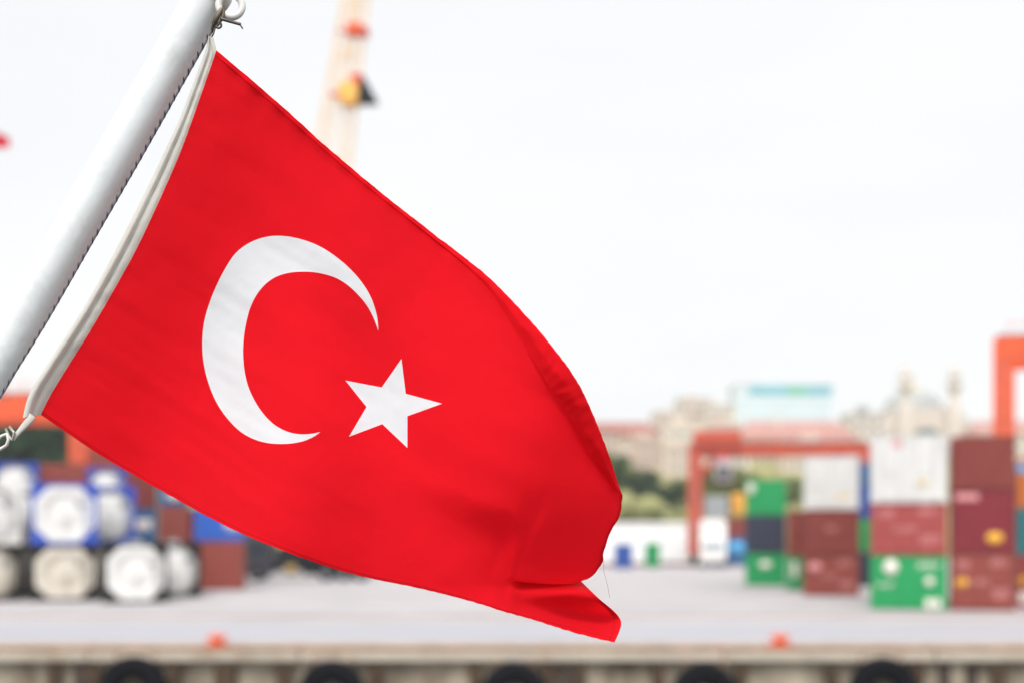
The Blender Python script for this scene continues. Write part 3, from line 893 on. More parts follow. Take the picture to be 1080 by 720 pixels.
def building(px0, px1, ytop, yb, d, m, roof, label, nx, nz, depth=12, roof_m=tile_r, roof_px=None, arch=False, cat="building", name="hillside_building", wm=win_d):
    x0, x1 = X(px0, d), X(px1, d)
    zt, zb = Z(ytop, d), min(Z(yb, d), hz((x0+x1)/2, d) - .5)
    cx = (x0+x1)/2
    t = empty(name, (cx, d, zb)); w = (x1-x0)/2
    tag(t, label, cat)
    rh = (roof_px or 0) * d / F
    H = zt - zb - rh
    b = MB(); b.box(-w, w, 0, depth, 0, H); b.build("wall", m, t)
    b = MB()
    if roof == 'hip':
        e = .5
        r = min(w*.25, depth/2)
        b.add([(-w-e,-e,H),(w+e,-e,H),(w+e,depth+e,H),(-w-e,depth+e,H),(-w+r,depth/2,H+rh),(w-r,depth/2,H+rh),(-w-e,-e,H-.25),(w+e,-e,H-.25),(w+e,depth+e,H-.25),(-w-e,depth+e,H-.25)],
              [(0,1,5,4),(1,2,5),(2,3,4,5),(3,0,4),(0,6,7,1),(1,7,8,2),(2,8,9,3),(3,9,6,0),(9,8,7,6)])
        ro = b.build("roof", roof_m, t)
        c = MB(); c.box(-w*.3, -w*.3+1.0, depth*.35, depth*.35+1.0, H, H+rh+.9); c.build("chimney", m, ro)
    else:
        b.box(-w-.2, w+.2, -.2, depth+.2, H+.002, H+.5)
        b.build("roof", roof_m, t)
        c = MB(); c.box(-w*.4, w*.1, depth*.3, depth*.6, H+.5, H+2.2); c.build("stair_house", m, t)
    z0 = max(0.6, H - nz*3.4)
    grid_windows(t, -w+.6, w-.6, z0, H-.5, nx, nz, 0, wm, arch=arch)
    return t
building(585, 697, 443, 492, 420, pinkst, 'hip', "long pinkish building with a red tiled roof just right of the flag", 14, 2, 14, roof_px=12)
building(690, 722, 436, 500, 440, stone, 'flat', "beige block stepping up right of the long red roofed building", 5, 4, 12, lead)
building(716, 750, 421, 500, 452, stone, 'flat', "tallest beige stone block left of the teal glass building", 5, 5, 12, lead)
building(744, 776, 428, 500, 446, cream, 'flat', "cream block just left of the teal banded building", 5, 4, 12, lead)
building(668, 700, 462, 505, 350, pinkst, 'flat', "small pinkish house on the slope below the long red roof", 4, 2, 9, stone)
building(700, 728, 470, 515, 330, stone, 'flat', "small beige house on the slope left of the crane leg", 4, 3, 9, stone)
building(779, 905, 441, 500, 380, cream, 'hip', "wide cream building with a faded red tiled roof behind the crane beam", 16, 2, 16, roof_px=22, roof_m=mat("faded_roof_tile", (.40,.22,.19), .85, var=.15, scale=.5))
building(742, 790, 474, 520, 300, cream, 'flat', "pale low block under the crane beam", 6, 2, 10, lead)
building(1028, 1110, 441, 480, 400, cream, 'hip', "pale building with reddish roof at the right edge behind the orange leg", 8, 2, 14, roof_px=16, roof_m=MATS["faded_roof_tile"])
building(896, 934, 437, 480, 430, mosque_st, 'flat', "grey stone annex with a domed turret left of the mosque", 3, 2, 12, lead)
building(700, 742, 448, 505, 395, cream, 'flat', "cream terrace in front of the tall beige block", 8, 4, 10, stone)
building(742, 782, 447, 505, 400, pinkst, 'flat', "pinkish terrace left of the wide red roofed building", 7, 4, 10, stone)
building(826, 900, 466, 510, 340, stone, 'flat', "low beige row below the faded red roof behind the smaller white container", 10, 2, 9, lead)
building(655, 690, 455, 500, 395, stone, 'hip', "small beige house with a red roof below the long pinkish building", 5, 2, 9, roof_px=5)
# teal glass building
tg = building(776, 877, 407, 470, 520, mat("pale_glass_wall", (.58,.66,.71), .35, var=.06, scale=.1), 'flat', "pale blue glass building with a teal band along its top", 14, 5, 18, lead, name="glass_building", wm=mat("pale_window", (.42,.54,.60), .3))
D = 520
zb = tg.location.z; w = (X(877, D)-X(776, D))/2
b = MB(); b.box(w*-.72, w+.25, -.3, 0, Z(416, D)-zb, Z(406.5, D)-zb); b.build("teal_band", mat("teal_panel", (.15,.42,.50), .4, var=.15, scale=.3), tg)
b = MB(); b.box(w*.1, w*.45, -.36, -.3, Z(415, D)-zb, Z(408, D)-zb); b.build("green_panel", mat("green_panel", (.10,.45,.25), .4), tg)

# mosque
D = 450
mq = empty("mosque", (X(978, D), D, hz(X(978, D), D) - 1))
tag(mq, "pale stone domed mosque with two minarets on the hill above the containers", "mosque")
zb = mq.location.z; s = D/F
def mz(py): return Z(py, D) - zb
def mxx(px): return (px-978)*s
b = MB()
b.box(mxx(925), mxx(1032), 0, 32, 0, mz(446), bev=.2)
b.box(mxx(933), mxx(1024), 3, 29, mz(446), mz(437), bev=.2)
b.box(mxx(943), mxx(1013), 5, 27, mz(437), mz(428), bev=.2)
b.build("wall", mosque_st, mq)
b = MB()
R = 30*s; zc = mz(428)
b.lathe([(R*1.05, zc), (R*1.05, zc+1.2)] + [(R*math.cos(a), zc+1.2+R*.62*math.sin(a)) for a in [i*math.pi/2/12 for i in range(12)]] + [(0, zc+1.2+R*.62)], 40, Matrix.Translation((0, 16, 0)))
dm = b.build("dome", lead, mq)
b = MB(); b.lathe([(8.5*s*math.cos(a), zc+1.0+R*.56+8.5*s*.9*math.sin(a)) for a in [i*math.pi/2/6 for i in range(6)]] + [(0, zc+1.0+R*.56+8.5*s*.9), (.25, zc+R*.62+4), (0, zc+R*.62+5)], 20, Matrix.Translation((0, 16, 0)), cap=False)
b.build("finial", mat("ochre_finial", (.58,.50,.26), .5, var=.1), dm)
for (px, py, r) in ((934, 446, 8), (1022, 446, 8), (948, 438, 7), (1010, 438, 7)):
    b = MB(); rr = r*s
    b.lathe([(rr, mz(py)), (rr, mz(py)+.8)] + [(rr*math.cos(i*math.pi/12), mz(py)+.8+rr*.85*math.sin(i*math.pi/12)) for i in range(7)], 20, Matrix.Translation((mxx(px), 6 if r == 8 else 8, 0)))
    b.build("small_dome", lead, mq)
for px in (953, 1004):
    b = MB(); xx = mxx(px)
    r = 1.5
    b.lathe([(r*1.4, 0), (r*1.4, mz(428)), (r, mz(424)), (r, mz(411)), (r*1.9, mz(408)), (r*1.9, mz(405)), (r*.9, mz(405)), (r*.85, mz(399)), (r*1.6, mz(397.5)), (r*1.6, mz(395.5)), (r*.7, mz(395)), (r*.65, mz(390)), (0, mz(380))], 16, Matrix.Translation((xx, -2.3, 0)))
    b.build("minaret", mosque_st, mq)
def arch_win(cx, cz, a, c):
    q = MB()
    pts = [(cx-a, cz-c), (cx+a, cz-c)] + [(cx+a*math.cos(t*math.pi/10), cz+a*.6*math.sin(t*math.pi/10)) for t in range(11)]
    n = len(pts)
    q.add([(p,-.12,z_) for p,z_ in pts]+[(p,.2,z_) for p,z_ in pts], [tuple(range(n)), tuple(range(2*n-1,n-1,-1))]+[(k,n+k,n+(k+1)%n,(k+1)%n) for k in range(n)])
    q.build("window", mat("arch_shade", (.16,.18,.18), .5, var=.2), mq)
arch_win(0, mz(458), 13*s, 6*s); arch_win(mxx(936), mz(462), 8*s, 5*s); arch_win(mxx(1018), mz(460), 7*s, 5*s)
for px in range(950, 1010, 9): arch_win(mxx(px), mz(480), 2.4*s, 4*s)
D = 430
tt = empty("domed_turret", (X(913, D), D+4, Z(437, D)+.4))
tag(tt, "small grey domed turret on the flat stone annex", "turret")
b = MB(); b.lathe([(1.6,0),(1.6,1.6)] + [(1.7*math.cos(i*math.pi/12), 1.6+1.6*math.sin(i*math.pi/12)) for i in range(7)], 16); b.build("dome", lead, tt)

# ------------------------------------------------------------------ trees
bark = mat("bark", (.10,.07,.05), .95, var=.3, scale=3)
def leafmat(name, col):
    if name in MATS: return MATS[name]
    m = mat(name, col, .75, var=.35, scale=.9, spec=.2)
    return m
leaf_mats = {'dark': leafmat("leaf_dark", (.03,.075,.03)), 'mid': leafmat("leaf_mid", (.09,.165,.035)), 'olive': leafmat("leaf_olive", (.17,.19,.05))}
def tree_proto(kind, H, W, seed, leaves=2600):
    r = random.Random(seed)
    t = empty("tree")
    b = MB()
    b.tube([(0,0,-.5),(.1,.05,H*.2),(-.05,.1,H*.45),(.1,0,H*.8)], [H*.03,H*.024,H*.016,H*.005], 10)
    cl = []
    for k in range(9):
        a = r.uniform(0, 6.28); z0 = H*r.uniform(.22,.6); L = W*.5*r.uniform(.45,.95)
        e = Vector((math.cos(a)*L, math.sin(a)*L, z0 + H*r.uniform(.08,.3)))
        b.tube([(0,0,z0), (e.x*.5, e.y*.5, z0+(e.z-z0)*.65), e], [H*.011,H*.007,H*.003], 6)
        cl.append((e, W*r.uniform(.14,.24)))
    for k in range(7):
        cl.append((Vector((r.gauss(0,W*.13), r.gauss(0,W*.13), H*r.uniform(.5,.92))), W*r.uniform(.14,.24)))
    b.build("trunk", bark, t)
    c = MB(); sz = W*.035
    vs, fs = [], []
    for i in range(leaves):
        p0, R = r.choice(cl)
        d = Vector((r.gauss(0,1), r.gauss(0,1), r.gauss(0,.8))).normalized() * R * (r.random()**.4)
        p = p0 + d
        q = Matrix.Rotation(r.uniform(0,6.28), 3, 'Z') @ Matrix.Rotation(r.uniform(-1.2,1.2), 3, 'X')
        a, bb = q @ Vector((sz*r.uniform(.6,1.4),0,0)), q @ Vector((0,sz*r.uniform(.6,1.4),0))
        n = len(vs)
        vs += [p-a*.5, p-bb, p+a, p+bb]
        fs.append((n,n+1,n+2,n+3))
    c.add(vs, fs)
    c.build("crown", leaf_mats[kind], t)
    return t
protos = {('dark',0): tree_proto('dark', 10, 7, 1), ('mid',0): tree_proto('mid', 8, 7.5, 2), ('olive',0): tree_proto('olive', 6, 7, 3), ('dark',1): tree_proto('dark', 7, 8, 4), ('mid',1): tree_proto('mid', 9, 6, 5)}
used = set()
words_ = {'dark': "dark green", 'mid': "mid green", 'olive': "yellowish olive"}
TREES = [  # px, py base, d, kind, variant, scale, where
 (650, 515, 250, 'dark',0,1.0,"tree right beside the flag's edge on the slope"), (668, 520, 250,'dark',1,.95,"round tree second from the flag's edge"),
 (640, 512, 250,'mid',0,1.1,"tree half hidden behind the flag's bulge"), (686, 540, 200,'olive',0,.6,"bush low above the white warehouse roof"),
 (700, 530, 235,'dark',1,.75,"tree midway between flag and crane leg"), (716, 536, 222,'dark',0,.5,"tree immediately left of the crane leg"),
 (664, 546, 195,'olive',0,.7,"bush above the warehouse's left half"), (708, 546, 190,'olive',0,.5,"small bush above the warehouse's right end"),
 (645, 496, 300,'olive',0,1.3,"tree high on the slope nearest the flag"), (690, 507, 290,'olive',0,.8,"tree high on the slope below the pinkish house"),
 (722, 514, 270,'olive',0,.75,"tree high behind the crane leg"), (742, 535, 220,'olive',0,.8,"tree just right of the crane leg"),
 (757, 520, 245,'olive',0,1.2,"tree under the crane's white cab"), (772, 528, 225,'olive',0,.7,"tree behind the far amber container"),
 (788, 516, 245,'olive',0,1.2,"tree left of the green stack's top"), (806, 512, 240,'mid',0,.6,"tree rising above the green stack"),
 (824, 508, 240,'mid',0,.5,"tree between green and white-topped stacks"), (838, 516, 235,'mid',1,.7,"tree showing left of the smaller white container"),
 (765, 502, 280,'olive',0,1.0,"tree below the pale low block"), (630, 540, 200,'mid',1,.9,"tree hidden behind the flag near the warehouse"),
 (6, 552, 185,'dark',0,2.0,"tree at the left edge below the orange beam"), (26, 550, 190,'dark',0,2.1,"tree behind the flag's lower clip"),
 (44, 548, 195,'dark',1,2.7,"broad tree below the flag's lower hoist corner"), (60, 552, 187,'olive',0,1.6,"tree left of the orange crane leg"),
 (-14, 550, 190,'mid',0,1.5,"tree outside the left edge"), (112, 550, 190,'mid',1,1.2,"tree right of the orange crane leg"),
 (480, 530, 215,'dark',0,1.1,"tree hidden behind the middle of the flag"), (560, 520, 235,'mid',0,1.2,"tree hidden behind the right of the flag"), (400, 525, 230,'dark',1,1.2,"tree hidden behind the star"),
]
for (px, py, d, kd, v, sc, where) in TREES:
    key = (kd, v)
    t = protos[key] if key not in used else copy_tree(protos[key])
    used.add(key)
    x = X(px, d)
    t.location = (x, d, hz(x, d) - .2)
    t.rotation_euler = (0, 0, rng.uniform(0, 6.28))
    t.scale = (sc, sc, sc)
    tag(t, f"{words_[kd]} {where}", "tree", "trees on the slope behind the port")

# ------------------------------------------------------------------ the flag
def cr(p0, p1, p2, p3, t):
    return 0.5*((2*p1) + (-p0+p2)*t + (2*p0-5*p1+4*p2-p3)*t*t + (-p0+3*p1-3*p2+p3)*t*t*t)
# control columns from hoist to fly: (top silhouette, bottom edge), photo pixels
TOPP = [(227,57),(288,109),(345,160),(400,206),(456,250),(510,291),(556,336),(590,376),(609,403),(623,431),(642,476),(654.5,516)]
BOTP = [(43,437),(105,479),(172,518),(240,555),(308,584),(376,606),(443,620),(498,634),(533,645),(562,653),(607,667),(650,677)]
HOIST = [(227,57),(212,100),(202,130),(189,164),(177,193),(164,220),(146,259),(124,299),(104,335),(73,384),(51,420),(43,437)]
NC, NR = 12, 13
FLAPW = [0,0,0,0,1,7,18,26,27,23,18,6]
ctrl = [[None]*NR for _ in range(NC)]
def lerp(a, c, t): return (a[0]+(c[0]-a[0])*t, a[1]+(c[1]-a[1])*t)
TL = [0, .13, .26, .39, .52, .64, .76, .83, .89, .945, 1.0]       # rows 2..12 for the plain columns
T8 = [0, .14, .28, .43, .57, .71, .85, .885, .92, .96, 1.0]
import bisect
def hoist_pt(t):
    L = [0]
    for a, c in zip(HOIST, HOIST[1:]): L.append(L[-1] + math.dist(a, c))
    s = t*L[-1]; i = min(len(L)-2, max(0, bisect.bisect_right(L, s)-1))
    return lerp(HOIST[i], HOIST[i+1], (s-L[i])/(L[i+1]-L[i]))
for i in range(NC):
    T, B = TOPP[i], BOTP[i]
    ts = TL if i <= 6 else T8
    if i == 7: ts = [(a+c)/2 for a, c in zip(TL, T8)]
    for r in range(11):
        p = lerp(T, B, ts[r])
        h = hoist_pt(ts[r]); l = lerp(TOPP[0], BOTP[0], ts[r])
        wgt = max(0, 1 - i/5)**1.3
        p = (p[0] + (h[0]-l[0])*wgt, p[1] + (h[1]-l[1])*wgt)
        ctrl[i][r+2] = [p[0], p[1], 0.0]
# columns with the Z fold
def setcol(i, pts):
    for r, p in enumerate(pts): ctrl[i][r+2] = list(p)
setcol(8, [(609,403,0),(600,438,0),(589,474,0),(577,508,0),(561,545,0),(547,582,.004),(540,606,.010),(538,614,.016),(536,624,.014),(534,635,.006),(533,645,-.004)])
setcol(9, [(623,431,0),(617,462,0),(607,493,0),(594,524,-.006),(576,556,-.010),(562,592,-.006),(556,613.5,.000),(552,607,.045),(556,627,.020),(560,640,.016),(562,653,-.010)])
setcol(10,[(641,476,0),(637,500,-.002),(630,526,-.008),(621,552,-.014),(611,580,-.012),(602,602,-.004),(597,615.5,.004),(596,603,.055),(600,626,-.002),(605,645,.026),(607,667,-.022)])
setcol(11,[(655,518,.004),(656,531,0),(652,547,-.005),(643,563,-.010),(637,580,-.010),(633,597,-.002),(618,611,.004),(604,603,.058),(630,629,-.004),(654.5,653,.028),(648,677,-.024)])
# the turned-over strip along the top edge
for i in range(NC):
    T = Vector(TOPP[i]); a = Vector(TOPP[max(0, i-1)]); c = Vector(TOPP[min(NC-1, i+1)])
    tg_ = (c-a).normalized(); nrm = Vector((-tg_.y, tg_.x))
    w = FLAPW[i]
    if w <= 0:
        o = .9
        ctrl[i][0] = [T.x + nrm.x*o, T.y + nrm.y*o, -.0012]; ctrl[i][1] = [T.x+nrm.x*.3, T.y+nrm.y*.3, -.0016]
    else:
        q_ = w/26
        ctrl[i][0] = [T.x + nrm.x*w, T.y + nrm.y*w, -.004 - .004*q_]; ctrl[i][1] = [T.x + nrm.x*w*.45, T.y + nrm.y*w*.45, -.006 - .019*q_]
        ctrl[i][2][2] -= .003 + .022*q_

VR = [0, .35, .7] + [.7 + k for k in (1,2,3,4,5,6,6.6,7.2,7.8,8.4)]  # row parameters
def row_interp(vals, f):
    i = min(len(vals)-2, int(f)); t = f - i
    g = lambda k: vals[max(0, min(len(vals)-1, k))]
    return cr(g(i-1), g(i), g(i+1), g(i+2), t)
cvec = [[Vector(ctrl[i][r]) for r in range(NR)] for i in range(NC)]
def sstep(a, c, x):
    t = max(0, min(1, (x-a)/(c-a))); return t*t*(3-2*t)
def wave(px, py):
    """gentle billows of the cloth, metres along the view (minus = nearer)"""
    u = ((px-135)*.84 + (py-250)*.54) / 424.0            # across the fly
    v = (-(px-227)*.50 + (py-57)*.866) / 424.0
    a = 0.045*math.sin(u*4.6 + v*1.1 - .4) * min(1, max(0, u+.35)*1.4)
    a += 0.029*math.sin(u*10.5 - v*3.5 + 1.0) * sstep(-.2, .6, u)
    a += 0.030*(v-.5)**2
    # hollow through the crescent's mouth
    dx, dy = px-372, py-380
    q = dx*.45 + dy*.9
    a += 0.025*math.exp(-((dx*.9 - dy*.45)/40)**2 - (q/110)**2)
    # valley running into the fold
    nx_, ny_ = -.36, .93
    s_ = (px-540)*nx_ + (py-553)*ny_
    al = (px-540)*.93 + (py-553)*.36
    amp = math.exp(-(max(0, -al)/95)**2) * (1 - sstep(-6, 20, al))
    a += 0.018*amp*(sstep(-14, 20, s_) - .75*sstep(20, 95, s_))
    # cushion of the bulge right of the crease
    a += 0.015*sstep(440, 528, px)*(1 - sstep(530, 545, px))*sstep(520, 575, py)*(1 - sstep(615, 645, py))
    a += 0.032*sstep(530, 560, px)*sstep(505, 612, py)*(1 - sstep(613, 624, py))
    a += -0.022*math.exp(-((px-605)/80)**2 - ((py-500)/80)**2)
    # thin tension wrinkles running out from the hoist
    al2, cr2 = px*.84 + py*.54, -px*.54 + py*.84
    a += 0.0014*noise.noise(Vector((al2*.010, cr2*.085, 5)))*(1 - .6*sstep(200, 560, al2-250)) + .0035*noise.noise(Vector((al2*.006, cr2*.022, 15)))
    # small puckers along top hem and by the hoist
    a += 0.0022*math.sin(u*85)*math.exp(-max(0, py - (57 + (px-227)*.83) )/14) * (1 if px > 227 else 0)
    return a
def fp3(cu, rv):
    """surface point: photo pixel and depth offset"""
    rows = []
    f = rv
    i0 = min(NC-2, int(cu)); t = cu - i0
    r0 = min(NR-2, int(f)); s = f - r0
    g = []
    for dr in (-1, 0, 1, 2):
        r = max(0, min(NR-1, r0+dr))
        c = [cvec[max(0, min(NC-1, i0+k))][r] for k in (-1, 0, 1, 2)]
        g.append(cr(c[0], c[1], c[2], c[3], t))
    return cr(g[0], g[1], g[2], g[3], s)
def jit(cu, rv):
    n = noise.noise(Vector((cu*9, 1.3, 0)))*1.1 + noise.noise(Vector((cu*22, 7, 0)))*.6
    return n
def flagP(cu, rv, off=0.0):
    p = fp3(cu, rv)
    px, py, dd = p.x, p.y, p.z
    edge = max(0, 1 - abs(rv-2)/1.0) + max(0, 1-(12-rv)/.8)
    py += jit(cu, rv)*edge*min(1, cu*2)*(.55 if rv > 8 else 1)
    if cu > 5 and rv < 2: dd += .0022*noise.noise(Vector((cu*4, rv*1.2, 4)))
    if cu > 4:
        e = max(0, 1 - (11-cu)*1.6)
        px += e*1.5*noise.noise(Vector((rv*1.9, 2.2, 0))) * (1 if rv < 9 else .3)
    dd += wave(px, py) + .0018*noise.noise(Vector((px*.03, py*.03, 9))) + .0006*noise.noise(Vector((px*.09, py*.09, 2)))
    return at(px, py, FLAG_D + dd + off)

red_name = "flag_red_cloth"
def cloth(name, col, transl, tcol, hemdark=False):
    m = bpy.data.materials.new(name); m.use_nodes = True
    N, L = m.node_tree.nodes, m.node_tree.links
    N.clear()
    o = N.new("ShaderNodeOutputMaterial"); p = N.new("ShaderNodeBsdfPrincipled"); tr_ = N.new("ShaderNodeBsdfTranslucent"); mxs = N.new("ShaderNodeMixShader")
    p.inputs["Base Color"].default_value = (*col, 1); p.inputs["Roughness"].default_value = .62
    p.inputs["Specular IOR Level"].default_value = .08
    p.inputs["Sheen Weight"].default_value = .02; p.inputs["Sheen Roughness"].default_value = .4
    tr_.inputs["Color"].default_value = (*tcol, 1)
    mxs.inputs[0].default_value = transl
    t = N.new("ShaderNodeTexCoord")
    # woven thread: two crossed fine waves plus slubs
    mpn = N.new("ShaderNodeMapping"); mpn.inputs["Rotation"].default_value = (0, math.radians(32), 0)
    L.new(t.outputs["Object"], mpn.inputs["Vector"])
    w1 = N.new("ShaderNodeTexWave"); w1.inputs["Scale"].default_value = 330; w1.bands_direction = 'X'
    w2 = N.new("ShaderNodeTexWave"); w2.inputs["Scale"].default_value = 330; w2.bands_direction = 'Z'
    st = N.new("ShaderNodeMapping"); st.inputs["Scale"].default_value = (14, 14, 130)
    L.new(mpn.outputs[0], st.inputs["Vector"])
    n1 = N.new("ShaderNodeTexNoise"); n1.inputs["Scale"].default_value = 1.6; n1.inputs["Detail"].default_value = 3
    L.new(st.outputs[0], n1.inputs["Vector"])
    L.new(mpn.outputs[0], w1.inputs["Vector"]); L.new(mpn.outputs[0], w2.inputs["Vector"])
    ad = N.new("ShaderNodeMath"); ad.operation = 'ADD'; L.new(w1.outputs["Fac"], ad.inputs[0]); L.new(w2.outputs["Fac"], ad.inputs[1])
    ad2 = N.new("ShaderNodeMath"); ad2.operation = 'MULTIPLY_ADD'; L.new(n1.outputs["Fac"], ad2.inputs[0]); ad2.inputs[1].default_value = 2.5; L.new(ad.outputs[0], ad2.inputs[2])
    bp = N.new("ShaderNodeBump"); bp.inputs["Strength"].default_value = .5; bp.inputs["Distance"].default_value = .0007
    L.new(ad2.outputs[0], bp.inputs["Height"]); L.new(bp.outputs[0], p.inputs["Normal"]); L.new(bp.outputs[0], tr_.inputs["Normal"])
    L.new(p.outputs[0], mxs.inputs[1]); L.new(tr_.outputs[0], mxs.inputs[2]); L.new(mxs.outputs[0], o.inputs["Surface"])
    MATS[name] = m
    return m
red_cloth = cloth(red_name, (.88, .008, .018), .42, (.97, .006, .015))
hem_cloth = cloth("flag_hem_cloth", (.66, .003, .010), .15, (.6, .003, .008))
white_cloth = cloth("flag_white_cloth", (.83, .83, .85), .30, (.84, .84, .87))
band_cloth = cloth("heading_canvas", (.76, .725, .66), .2, (.6, .58, .53))

# emblem outlines (photo pixels), taken to the cloth's own coordinates
S7 = 835/290
def z7(l): return [(190+a/S7, 230+c/S7) for a, c in l]
c_out = z7([(602,342),(598,300),(585,255),(565,215),(535,175),(500,140),(455,105),(410,80),(360,63),(310,55),(260,58),(210,76),(168,108),(138,152),(112,202),(90,255),(73,315),(67,375),(70,430),(80,480),(97,530),(120,575),(150,615),(185,648),(225,670),(270,682),(320,684),(365,678),(400,665),(426,648)])
c_in = z7([(426,648),(400,653),(370,655),(335,650),(300,635),(270,612),(243,580),(222,545),(205,505),(195,460),(191,410),(193,365),(200,320),(212,275),(230,237),(255,205),(285,182),(320,169),(355,164),(395,164),(435,170),(475,183),(510,205),(540,233),(565,263),(585,298),(602,342)])
star = z7([(672,427),(685,532),(795,562),(690,600),(690,696),(614,624),(513,662),(566,572),(502,492),(612,513)])
def smooth(l, n=4):
    o = []
    for i in range(len(l)-1):
        p = [Vector(l[max(0, min(len(l)-1, i+k))]) for k in (-1,0,1,2)]
        for j in range(n): o.append(tuple(cr(*p, j/n)))
    return o
cres = smooth(c_out) + smooth(c_in)
stp = []
for i in range(10):
    a, c = star[i], star[(i+1) % 10]
    for j in range(6): stp.append(lerp(a, c, j/6))
def inv(px, py):
    cu, rv = 3.0, 6.0
    for _ in range(25):
        p = fp3(cu, rv); e = 1e-3
        a = (fp3(cu+e, rv)-p)/e; c = (fp3(cu, rv+e)-p)/e
        det = a.x*c.y - a.y*c.x
        rx, ry = px-p.x, py-p.y
        du, dv = (rx*c.y-ry*c.x)/det, (a.x*ry-a.y*rx)/det
        cu = max(0.05, min(10.9, cu+max(-1, min(1, du)))); rv = max(2.1, min(11.9, rv+max(-1, min(1, dv))))
        if abs(rx)+abs(ry) < .01: break
    return (cu, rv)
cres_uv = [inv(*p) for p in cres]; star_uv = [inv(*p) for p in stp]
def inside(p, poly):
    x, y = p; r = False; j = len(poly)-1
    for i in range(len(poly)):
        xi, yi = poly[i]; xj, yj = poly[j]
        if (yi > y) != (yj > y) and x < (xj-xi)*(y-yi)/(yj-yi)+xi: r = not r
        j = i
    return r
GU, GV = 210, 190
us = [11*i/GU for i in range(GU+1)]
vs_ = [12*j/GV for j in range(GV+1)]
# keep grid points off the outline so no slivers form
U0, U1 = min(p[0] for p in cres_uv+star_uv)-.15, max(p[0] for p in cres_uv+star_uv)+.15
V0, V1 = min(p[1] for p in cres_uv+star_uv)-.15, max(p[1] for p in cres_uv+star_uv)+.15
i0, i1 = max(i for i in range(GU) if us[i] < U0), min(i for i in range(GU) if us[i] > U1)
j0, j1 = max(j for j in range(GV) if vs_[j] < V0), min(j for j in range(GV) if vs_[j] > V1)
verts_uv, faces, vid = [], [], {}
def gv(i, j):
    if (i, j) not in vid:
        vid[(i, j)] = len(verts_uv); verts_uv.append((us[i], vs_[j]))
    return vid[(i, j)]
for i in range(GU):
    for j in range(GV):
        if i0 <= i < i1 and j0 <= j < j1: continue
        faces.append((gv(i,j), gv(i,j+1), gv(i+1,j+1), gv(i+1,j)))
allp = cres_uv + star_uv
cell = {}
for p in allp: cell.setdefault((int(p[0]/.06), int(p[1]/.06)), []).append(p)
def near(p):
    a, c = int(p[0]/.06), int(p[1]/.06)
    return any(math.dist(p, q) < .014 for x_ in (-1,0,1) for y_ in (-1,0,1) for q in cell.get((a+x_, c+y_), ()))
cp, keymap = [], []
border = [(i, j0) for i in range(i0, i1)] + [(i1, j) for j in range(j0, j1)] + [(i, j1) for i in range(i1, i0, -1)] + [(i0, j) for j in range(j1, j0, -1)]
for k_ in border: cp.append((us[k_[0]], vs_[k_[1]])); keymap.append(k_)
nb = len(cp)
edges = [(k_, (k_+1) % nb) for k_ in range(nb)]
for i in range(i0+1, i1):
    for j in range(j0+1, j1):
        p = (us[i], vs_[j])
        if not near(p): cp.append(p); keymap.append(None)
for poly in (cres_uv, star_uv):
    n0 = len(cp)
    for p in poly: cp.append(p); keymap.append(None)
    edges += [(n0+k_, n0+(k_+1) % len(poly)) for k_ in range(len(poly))]
ov, oe, of, orig, _, _ = delaunay_2d_cdt([Vector(p) for p in cp], edges, [], 0, 1e-6)
cmap = []
for k_, p in enumerate(ov):
    o = orig[k_]
    kk = next((keymap[x_] for x_ in o if x_ < len(keymap) and keymap[x_] is not None), None)
    if kk is not None: cmap.append(gv(*kk))
    else: cmap.append(len(verts_uv)); verts_uv.append((p.x, p.y))
nq = len(faces)
bu0, bu1, bv0, bv1 = us[i0], us[i1], vs_[j0], vs_[j1]
mi = [0]*nq
for f in of:
    c = ((ov[f[0]].x+ov[f[1]].x+ov[f[2]].x)/3, (ov[f[0]].y+ov[f[1]].y+ov[f[2]].y)/3)
    if not (bu0 < c[0] < bu1 and bv0 < c[1] < bv1): continue
    faces.append((cmap[f[0]], cmap[f[2]], cmap[f[1]]))
    mi.append(1 if inside(c, cres_uv) or inside(c, star_uv) else 0)
flag = empty("flag", at(232, 40, FLAG_D))
tag(flag, "red flag with white crescent and star billowing in sharp focus from the white pole", "flag")
ORG = at(232, 40, FLAG_D)
me = bpy.data.meshes.new("cloth")
me.from_pydata([tuple(flagP(a, c) - ORG) for a, c in verts_uv], [], faces)
me.materials.append(red_cloth); me.materials.append(white_cloth)
me.polygons.foreach_set("material_index", mi)
me.polygons.foreach_set("use_smooth", [True]*len(faces))
me.validate(); me.update()
co_ = bpy.data.objects.new("cloth", me); COL.objects.link(co_); co_.parent = flag

def strip(name, rows, m, parent=flag, sm=True):
    """sheet through rows of world points"""
    b = MB(); n = len(rows[0]); v = []
    for r in rows: v += [p - ORG for p in r]
    b.add(v, [(i*n+j, i*n+j+1, (i+1)*n+j+1, (i+1)*n+j) for i in range(len(rows)-1) for j in range(n-1)], None, sm)
    return b.build(name, m, parent)
# sewn hems: a folded second layer just behind the cloth on each free edge, with its stitch line
N_ = 260
strip("hem", [[flagP(11*i/N_, 12-.22*j/3, .0012) for j in range(4)] for i in range(N_+1)], hem_cloth)
strip("hem", [[flagP(11*i/N_, 2.03+.16*j/3, .0012) for j in range(4)] for i in range(N_+1)], hem_cloth)
strip("hem", [[flagP(11-.19*j/3, 2.0+10*i/N_, .0012) for j in range(4)] for i in range(N_+1)], hem_cloth)
b = MB()
def stitch(pts, r=.00045):
    for a, c in zip(pts[::2], pts[1::2]): b.tube([a-ORG, c-ORG], r, 4, caps=False)
stitch([flagP(11*i/600, 12-.24, -.0006) for i in range(600)])
stitch([flagP(11-.2, 9.2+2.8*i/90, -.0006) for i in range(90)])
b.build("stitching", mat("dark_red_thread", (.35,.002,.01), .8), flag)

